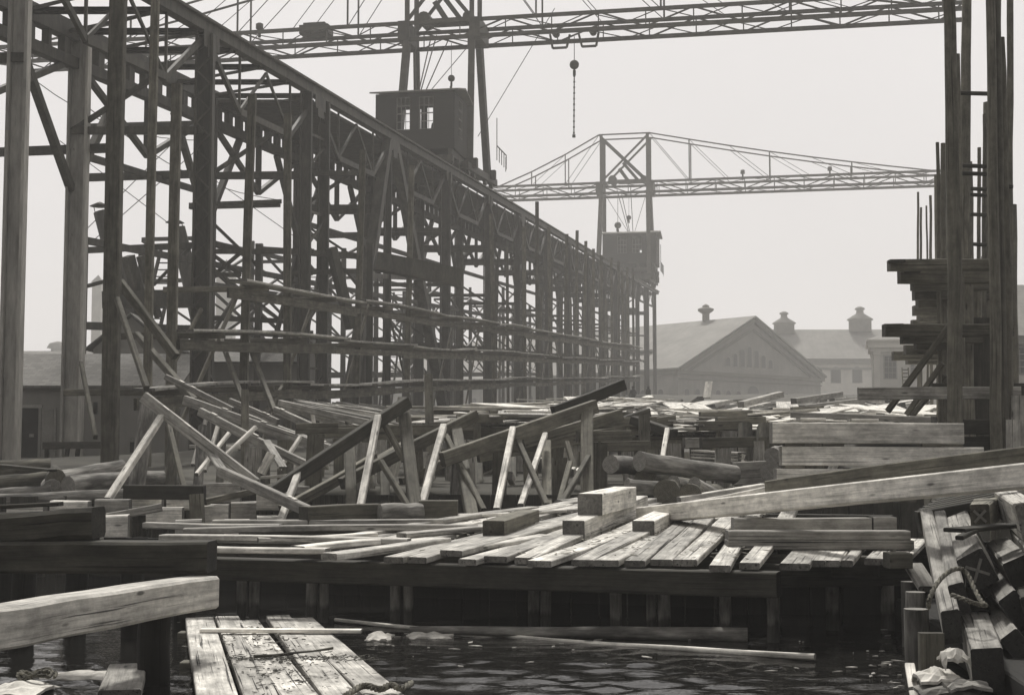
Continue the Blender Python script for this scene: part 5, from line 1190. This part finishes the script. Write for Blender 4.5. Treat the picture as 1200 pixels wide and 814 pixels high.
# little ladder beyond
T = Thing('ladder', 'small ladder leaning beside the pavilion window', 'ladder', P(1061, 450, 60)); mb = MB(); a, b = P(1058, 452, 60), P(1057, 431, 60.5)
for o in (0, .26): mb.beam(a + V((o, 0, 0)), b + V((o, 0, 0)), .05, .06)
T.part('rail', mb, M['mid']); mb = MB()
for k in range(5): q = a.lerp(b, (k + .5) / 5); mb.beam(q, q + V((.26, 0, 0)), .04, .04)
T.part('rung', mb, M['mid'])
# ================================================================ RIGHT FOREGROUND TIMBER PILE
mb = MB()
for i in range(7): mb.timber((5.05 + i * .75, 12.5, .2), (6.0 + i * .75, 21.5, .28), .72, .3, 1, 0, .02)
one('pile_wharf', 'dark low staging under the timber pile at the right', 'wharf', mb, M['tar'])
def pt_(lb, near, Yn, far, Yf, w_, h_, mat='pile', roll=0, X_=False):
    """near: centre of the near end, far: centre of the far end"""
    p0, p1 = P(*near, Yn), P(*far, Yf)
    T = Thing('pile_timber', lb, 'timber', p0, 'timbers heaped at the right'); mb = MB(); mb.timber(p0, p1, w_, h_, 2, .01, .02, .004, roll); t = T.part('beam', mb, M[mat])
    if X_:
        ax, sd, up = MB().frame(p0, p1, roll); c = p0 - ax * .012; xm = MB(); a_ = min(w_, h_) * .33
        for q in (-1, 1): xm.timber(c - sd * a_ - up * a_ * q - ax * (.003 if q > 0 else 0), c + sd * a_ + up * a_ * q - ax * (.003 if q > 0 else 0), .05, .012, 1, 0, 0)
        T.part('chalk_cross', xm, M['white'], 'white painted cross on the sawn end')
def quad(lb, fl, fr_, nr, nl, Yf, Yn, h, mat='pile', X_=False):
    """a timber whose upper face has these four corners in the photograph"""
    pts = [P(*nl, Yn), P(*nr, Yn), P(*fr_, Yf), P(*fl, Yf)]
    pts[2] = pts[2] + (pts[2] - pts[1]) * .12; pts[3] = pts[3] + (pts[3] - pts[0]) * .12
    nm = (pts[1] - pts[0]).cross(pts[3] - pts[0]).normalized(); Ln = (pts[3] - pts[0]).length; w_ = (pts[1] - pts[0]).length
    T = Thing('pile_timber', lb, 'timber', (pts[0] + pts[1]) / 2 - nm * h, 'timbers heaped at the right'); mb = MB(); dn = nm * -h
    c_ = .018; ux = (pts[1] - pts[0]).normalized() * c_
    sec = lambda l, r: [l + ux, r - ux, r - nm * c_, r + dn, l + dn, l - nm * c_]
    A, B = sec(pts[0], pts[1]), sec(pts[3], pts[2]); n_ = 6
    mid = [a.lerp(b, .5) + nm * rng.uniform(-.006, .006) for a, b in zip(A, B)]
    gy = [(0, .0), (0, w_), (-.02, w_), (-h, w_), (-h, 0), (-.02, 0)]
    gs = [(u * Ln, y, z) for u in (0, .5, 1) for z, y in gy]; fs = []
    for i in range(2):
        for j in range(n_): k = (j + 1) % n_; fs.append((i * n_ + j, i * n_ + k, (i + 1) * n_ + k, (i + 1) * n_ + j))
    fs.append((0, 5, 4, 3, 2, 1)) if False else None
    r0 = rng.random(); mb.add(A + mid + B, fs, gs, r0)
    mb.add(A, [tuple(reversed(range(n_)))], gs[:n_], r0, False, 1.0); mb.add(B, [tuple(range(n_))], gs[-n_:], r0, False, 1.0)
    T.part('beam', mb, M[mat])
    if X_:
        ax = (pts[0] - pts[3]).normalized(); c = (pts[0] + pts[1]) / 2 + dn * .5 + ax * .008; sd = ux.normalized(); a_ = min(w_, h) * .3; xm = MB()
        for q in (-1, 1): xm.timber(c - sd * a_ - nm * a_ * q + ax * (.003 if q > 0 else 0), c + sd * a_ + nm * a_ * q + ax * (.003 if q > 0 else 0), .012, .032, 1, 0, 0, roll=0)
        T.part('chalk_cross', xm, M['white'], 'white painted cross on the sawn end')
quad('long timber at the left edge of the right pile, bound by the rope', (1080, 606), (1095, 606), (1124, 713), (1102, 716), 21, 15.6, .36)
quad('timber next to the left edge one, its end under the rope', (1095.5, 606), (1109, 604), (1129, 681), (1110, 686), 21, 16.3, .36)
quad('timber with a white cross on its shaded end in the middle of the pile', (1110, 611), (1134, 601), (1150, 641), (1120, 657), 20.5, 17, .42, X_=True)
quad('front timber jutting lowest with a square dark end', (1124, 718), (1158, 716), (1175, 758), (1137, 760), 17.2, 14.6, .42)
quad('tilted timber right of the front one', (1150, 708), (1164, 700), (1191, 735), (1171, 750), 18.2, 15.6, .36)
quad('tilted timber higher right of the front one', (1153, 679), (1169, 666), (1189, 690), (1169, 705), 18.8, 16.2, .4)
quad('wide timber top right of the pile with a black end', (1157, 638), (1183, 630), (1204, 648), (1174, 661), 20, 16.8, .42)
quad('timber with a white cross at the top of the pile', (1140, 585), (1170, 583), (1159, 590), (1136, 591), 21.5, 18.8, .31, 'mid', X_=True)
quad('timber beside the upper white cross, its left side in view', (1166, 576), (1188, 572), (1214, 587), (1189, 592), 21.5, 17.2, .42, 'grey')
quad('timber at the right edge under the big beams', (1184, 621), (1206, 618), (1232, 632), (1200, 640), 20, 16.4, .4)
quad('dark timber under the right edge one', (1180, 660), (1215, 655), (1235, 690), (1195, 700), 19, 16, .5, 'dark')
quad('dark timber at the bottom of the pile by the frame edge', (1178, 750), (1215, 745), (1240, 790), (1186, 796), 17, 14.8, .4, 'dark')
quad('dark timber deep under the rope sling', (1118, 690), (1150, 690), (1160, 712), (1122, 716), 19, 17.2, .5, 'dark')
tim('board', 'thin dark board laid across the top of the right pile', 'board', P(1118, 621, 17.2), P(1188, 615, 18), .3, .05, 'dark'); tim('board', 'short thin dark batten crossing the mid pile timber', 'board', P(1124, 630, 16.9), P(1142, 621, 17.3), .1, .05, 'dark')
tim('board', 'grey board slanting behind the left edge of the right pile', 'board', P(1070, 662, 19.4), P(1088, 690, 18.8), .25, .08, 'grey'); tim('timber', 'low timber edge right of the paired beams', 'timber', P(1038, 656, 19.2), P(1066, 656, 19.2), .35, .2, 'mid')
for i in range(6): tim('timber', 'dark squared timber in the shade under the ramped beams', 'timber', P(1075 + i * 5, 612 - i * 3, 22.5 + i * .2), P(1185, 592 - i * 3, 22.3 + i * .2), .4, .34, 'dark', 'timbers under the ramped beams')
for px, py, w_, Y, lb in ((1064, 681, 17, 19.4, 'lowest round pile stub beside the right pile, farthest'), (1073, 693, 23, 18.2, 'round pile stub with a pale flat top'), (1073, 713, 28, 17.0, 'thick split pile stub before the right pile')):
    c = P(px, py, Y); log('pile_stub', lb, 'pile', V((c.x, c.y, -1.5)), c, w_ / F * Y / 2, w_ / F * Y / 2, 'bark', 'pile stubs at the right', 4, .008, .01)
c = P(1091, 740, 15.6); tim('plank_stub', 'upright plank stub with a pale rim among the rubbish', 'stub', V((c.x, c.y, -.5)), c, .26, .12, 'mid')
# rope sling over the pile
def rope(mb, pts, r, n=6, tw=.9):
    w3 = catmull(pts, n)
    for k_ in (0, 1, 2):
        t_ = []
        for i, q in enumerate(w3):
            ax = (w3[min(i + 1, len(w3) - 1)] - w3[max(i - 1, 0)]).normalized(); sd = ax.cross(V((0, .3, 1))).normalized(); up = sd.cross(ax)
            t_.append(q + sd * (math.cos(i * tw + k_ * 2.09) * r * .5) + up * (math.sin(i * tw + k_ * 2.09) * r * .5))
        for a, b in zip(t_[:-1], t_[1:]): mb.tube(a, b, r * .55, n=6)
def catmull(p, n):
    out = []
    for i in range(len(p) - 1):
        a, b, c, d = p[max(0, i - 1)], p[i], p[i + 1], p[min(len(p) - 1, i + 2)]
        for k in range(n):
            t = k / n; out.append(.5 * ((2 * b) + (c - a) * t + (2 * a - 5 * b + 4 * c - d) * t * t + (3 * b - a - 3 * c + d) * t ** 3))
    return out + [p[-1]]
mb = MB(); pts = [(1088, 712, 15.4), (1089, 702, 15.4), (1095, 688, 15.6), (1105, 675, 15.9), (1117, 667, 16.1), (1129, 667, 16.2), (1137, 678, 16.1), (1143, 692, 15.9), (1150, 704, 15.6), (1155, 709, 15.4), (1144, 707, 15.3), (1130, 702, 15.4), (1116, 697, 15.7)]
w3 = catmull([P(*p) for p in pts], 6)
for k_ in (0, 1, 2):
    tw = [q + V((math.cos(i * .9 + k_ * 2.09) * .014, 0, math.sin(i * .9 + k_ * 2.09) * .014)) for i, q in enumerate(w3)]
    for a, b in zip(tw[:-1], tw[1:]): mb.tube(a, b, .015, n=6)
one('rope_sling', 'thick rope sling looped over the timbers of the right pile', 'rope', mb, M['rope'])
# rubbish at the water's edge
def crumple(lb, c, sx, sy, sz, seed, mat='canvas', name='canvas_scrap'):
    r_ = random.Random(seed); mb = MB(); n_ = 7; vs = []
    for j in range(n_):
        for i in range(n_):
            u, v = i / (n_ - 1) - .5, j / (n_ - 1) - .5
            vs.append(V((c.x + u * sx + r_.uniform(-.06, .06) * sx, c.y + v * sy + r_.uniform(-.06, .06) * sy, c.z + (.25 - u * u - v * v) * 2.2 * sz + r_.uniform(-.35, .35) * sz)))
    vs2 = [p - V((0, 0, .03)) for p in vs]; N = n_ * n_; fs = []
    for j in range(n_ - 1):
        for i in range(n_ - 1):
            a = j * n_ + i; fs.append((a, a + 1, a + n_ + 1, a + n_)); fs.append((a + N, a + n_ + N, a + n_ + 1 + N, a + 1 + N))
    rim = [i for i in range(n_)] + [j * n_ + n_ - 1 for j in range(1, n_)] + [(n_ - 1) * n_ + i for i in range(n_ - 2, -1, -1)] + [j * n_ for j in range(n_ - 2, 0, -1)]
    for a, b in zip(rim, rim[1:] + rim[:1]): fs.append((a, a + N, b + N, b))
    mb.add(vs + vs2, fs); one(name, lb, 'scrap', mb, M[mat])
crumple('crumpled pale sheet among the rubbish below the right pile', P(1098, 790, 14.9), .42, .5, .1, 1); crumple('torn pale paper leaning on the front timber', P(1117, 768, 14.8), .26, .3, .12, 2); crumple('dark heap of rubbish low beside the right pile', P(1110, 806, 14.7), .6, .5, .06, 3, 'bark', 'rubbish_heap')
crumple('second small rubbish heap under the front timber', P(1130, 800, 14.6), .4, .4, .07, 6, 'bark', 'rubbish_heap')
tim('board', 'narrow pale board standing at the edge of the water', 'board', P(1073, 820, 14.9), P(1066, 778, 15.4), .1, .05, 'pale')
# ================================================================ LEFT FOREGROUND BEAMS
pA, pB = P(238, 693, 17.0), P(0, 734, 13.0); pB = pB + (pB - pA) * .35
tim('foreground_beam', 'weathered pale beam slanting in from the left on a dark post', 'beam', pB, pA, .4, .37, 'grey', None, 7, .008, .03, .007)
tim('foreground_beam', 'middle dark beam lying on the pale slanting one', 'beam', P(-60, 651, 17.3), P(250, 652, 17.2), .5, .36, 'old', None, 6, .02, .03, .01)
tim('foreground_beam', 'short dark beam topmost at the left edge', 'beam', P(-60, 617, 17.5), P(118, 612, 17.4), .5, .36, 'old', None, 5, .03, .05, .015)
tim('board', 'thin dark board on the topmost left beam', 'board', P(-10, 594, 17.5), P(72, 590, 17.5), .2, .05, 'dark')
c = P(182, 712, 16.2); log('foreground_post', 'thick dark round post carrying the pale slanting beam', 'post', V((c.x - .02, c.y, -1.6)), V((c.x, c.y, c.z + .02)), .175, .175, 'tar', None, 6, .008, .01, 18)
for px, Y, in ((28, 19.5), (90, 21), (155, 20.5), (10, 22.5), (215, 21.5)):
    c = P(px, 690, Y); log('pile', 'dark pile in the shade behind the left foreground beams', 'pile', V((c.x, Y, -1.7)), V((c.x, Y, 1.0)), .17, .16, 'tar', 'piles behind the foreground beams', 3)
# ================================================================ RAFT AND FLOATING THINGS
T = Thing('plank_raft', 'floating raft of wide pale planks at the bottom of the picture', 'raft', (-3.2, 17, 0))
A, Bq = V((-4.74, 21.3, .13)), V((-2.87, 21.3, .13)); C_, D_ = V((-3.12, 14.5, .13)), V((-1.05, 14.5, .13)); w5 = [0, .215, .4, .6, .79, 1.0]; jag = [0, .15, -.35, .25, -.1]
for i in range(5):
    um = (w5[i] + w5[i + 1]) / 2; a = A.lerp(Bq, um) + V((0, jag[i], 0)); b = C_.lerp(D_, um); b = b + (b - a) * .35
    mb = MB(); mb.timber(a, b, 2.0 * (w5[i + 1] - w5[i]) - .035, .1, 6, .03, .012, .004, rng.uniform(-.006, .006)); T.part('plank', mb, M['raft'])
mb = MB()
for f in (.12, .55): mb.timber(A.lerp(C_, f) - V((.1, 0, .12)), Bq.lerp(D_, f) + V((.1, 0, -.12)), .25, .12)
T.part('batten', mb, M['mid'])
tim('board', 'narrow board lying across the far end of the raft', 'board', L(235, 738, .22), L(424, 739, .22), .14, .05, 'pale'); log('stick', 'thin dark stick lying on the raft', 'stick', L(298, 769, .2), L(390, 759, .2), .02, .015, 'barkd', None, 4, .006)
mb = MB(); r_ = random.Random(9)
for i in range(620):
    if i < 260: px, py = r_.uniform(238, 440), 770 + r_.gauss(0, 1.8)
    elif i < 420: px, py = r_.gauss(300, 32), r_.gauss(748, 9)
    else: px, py = r_.gauss(335, 40), r_.gauss(785, 14)
    q = L(px, py, .186); s_ = abs(r_.gauss(.011, .006)) + .003; an = r_.uniform(0, 3.1); d_ = V((math.cos(an), math.sin(an), 0)); e_ = V((-d_.y, d_.x, 0))
    mb.poly([q - d_ * s_ * r_.uniform(1, 3.4), q - e_ * s_ * r_.uniform(.4, 1.2), q + d_ * s_ * r_.uniform(1, 3.4) + V((0, 0, .004)), q + e_ * s_ * r_.uniform(.4, 1.2)], .005)
one('bark_litter', 'dark scraps of bark and dirt strewn over the raft', 'litter', mb, M['chips'], kind='stuff')
mb = MB(); pts = [L(405, 815, .24), L(418, 806, .24), L(430, 803, .25), L(445, 807, .24), L(458, 802, .26), L(470, 806, .24), L(482, 800, .18)]
rope(mb, pts, .035, 8)
one('mooring_rope', 'frayed rope lying along the near edge of the raft', 'rope', mb, M['rope'])
log('floating_pole', 'long slender pole floating slantwise past the raft', 'pole', L(393, 726, .05), L(955, 769, .055), .028, .04, 'pale', None, 8, .006, .08); log('floating_log', 'slim log floating level behind the slender pole', 'log', L(480, 738, .07), L(876, 744, .08), .055, .1, 'barkl', None, 8, .006, .04)
mb = MB(); r_ = random.Random(29)
for i in range(70):
    px, py = (r_.gauss(560, 150), r_.gauss(752, 9)) if i < 30 else ((r_.uniform(470, 1060), r_.uniform(735, 812)) if i < 42 else (r_.gauss(1040, 22), r_.gauss(780, 18)))
    q = L(px, py, .022); s_ = abs(r_.gauss(.016, .012)) + .005; an = r_.uniform(0, 3.1); d_ = V((math.cos(an), math.sin(an), 0)); e_ = V((-d_.y, d_.x, 0))
    mb.poly([q - d_ * s_ * r_.uniform(1, 4), q - e_ * s_ * r_.uniform(.5, 1.2), q + d_ * s_ * r_.uniform(1, 4), q + e_ * s_ * r_.uniform(.5, 1.2)], .012)
one('floating_chips', 'wood chips and scraps drifting on the harbour water', 'chips', mb, M['grey'], kind='stuff')
crumple('rolled pale scrap of canvas floating beside the raft', L(446, 745, .02), .34, .7, .08, 11); crumple('flat pale scrap of canvas floating right of the rolled one', L(503, 744, .02), .62, .5, .07, 12)
tim('plank_stub', 'short squared pale plank floating in the lower left corner', 'plank', L(140, 815, .12), L(150, 783, .12), .42, .12, 'grey')
crumple('pale wet scrap of canvas in the lower left corner', L(22, 806, .06), .6, .9, .09, 14); crumple('pale flat floating scrap left of the squared plank', L(92, 790, .02), .75, .7, .04, 15)
mb = MB(); c = L(42, 793, .13); rc_ = []
for i in range(22):
    th = i * .62; q = c + V((math.cos(th) * (.2 - i * .004) + .02 * math.sin(i * 2.3), math.sin(th) * .22, .025 * math.sin(i * 1.7) + i * .003))
    rc_.append(q)
rope(mb, rc_, .022, 3)
one('rope_coil', 'dark coil of rope on the wet scrap in the corner', 'rope', mb, M['rope'])
# ================================================================ TWO MEN ON THE SLIP
def man(lb, px, py, Y, pose):
    base = P(px, py, Y); base.z = max(base.z, gz(base.x, base.y) + .02)
    T = Thing('person', lb, 'person', base, 'men standing on the slip')
    H = 1.75; j = {'pelvis': (0, 0, .93), 'chest': (0, 0, 1.28), 'neck': (0, 0, 1.48), 'head': (0, -.01, 1.58), 'crown': (0, 0, 1.72), 'lh': (-.1, 0, .88), 'lk': (-.11, -.03, .5), 'la': (-.12, .02, .08), 'lt': (-.13, -.14, .04), 'rh': (.1, 0, .88), 'rk': (.12, -.04 - pose * .1, .5), 'ra': (.14, .02 + pose * .12, .08), 'rt': (.15, -.14, .04), 'ls': (-.2, 0, 1.42), 'le': (-.27, .02, 1.14), 'lw': (-.25, -.08, .88), 'lf': (-.24, -.1, .78), 'rs': (.2, 0, 1.42), 're': (.28, .03, 1.14), 'rw': (.22 - pose * .1, -.14, .95 + pose * .08), 'rf': (.18 - pose * .1, -.18, .9 + pose * .1)}
    rad = {'pelvis': .16, 'chest': .19, 'neck': .065, 'head': .1, 'crown': .085, 'lh': .12, 'rh': .12, 'lk': .08, 'rk': .08, 'la': .06, 'ra': .06, 'lt': .05, 'rt': .05, 'ls': .09, 'rs': .09, 'le': .06, 're': .06, 'lw': .045, 'rw': .045, 'lf': .04, 'rf': .04}
    ks = list(j); ed_ = [('pelvis', 'chest'), ('chest', 'neck'), ('neck', 'head'), ('head', 'crown'), ('pelvis', 'lh'), ('lh', 'lk'), ('lk', 'la'), ('la', 'lt'), ('pelvis', 'rh'), ('rh', 'rk'), ('rk', 'ra'), ('ra', 'rt'), ('chest', 'ls'), ('ls', 'le'), ('le', 'lw'), ('lw', 'lf'), ('chest', 'rs'), ('rs', 're'), ('re', 'rw'), ('rw', 'rf')]
    me = bpy.data.meshes.new('body'); me.from_pydata([j[k] for k in ks], [(ks.index(a), ks.index(b)) for a, b in ed_], [])
    o = bpy.data.objects.new('body', me); COL.objects.link(o); o.modifiers.new('s', 'SKIN'); o.modifiers.new('u', 'SUBSURF').levels = 1
    for v, k in zip(me.skin_vertices[0].data, ks): v.radius = (rad[k], rad[k]); v.use_root = (k == 'pelvis')
    me.materials.append(M['cloth']); o.parent = T.o; o.rotation_euler = (0, 0, pose * 1.2 - .4)
    hat = MB(); hat.lathe(base + V((0, 0, 1.68)), [(.17, 0), (.17, .02), (.11, .03), (.1, .12), (.03, .14)], 12); T.part('hat', hat, M['cloth'])
man('man in dark work clothes standing with arms down, left of two', 742, 478, 127, 0)
man('man in dark work clothes half turned, right of two', 760, 479, 127, 1)
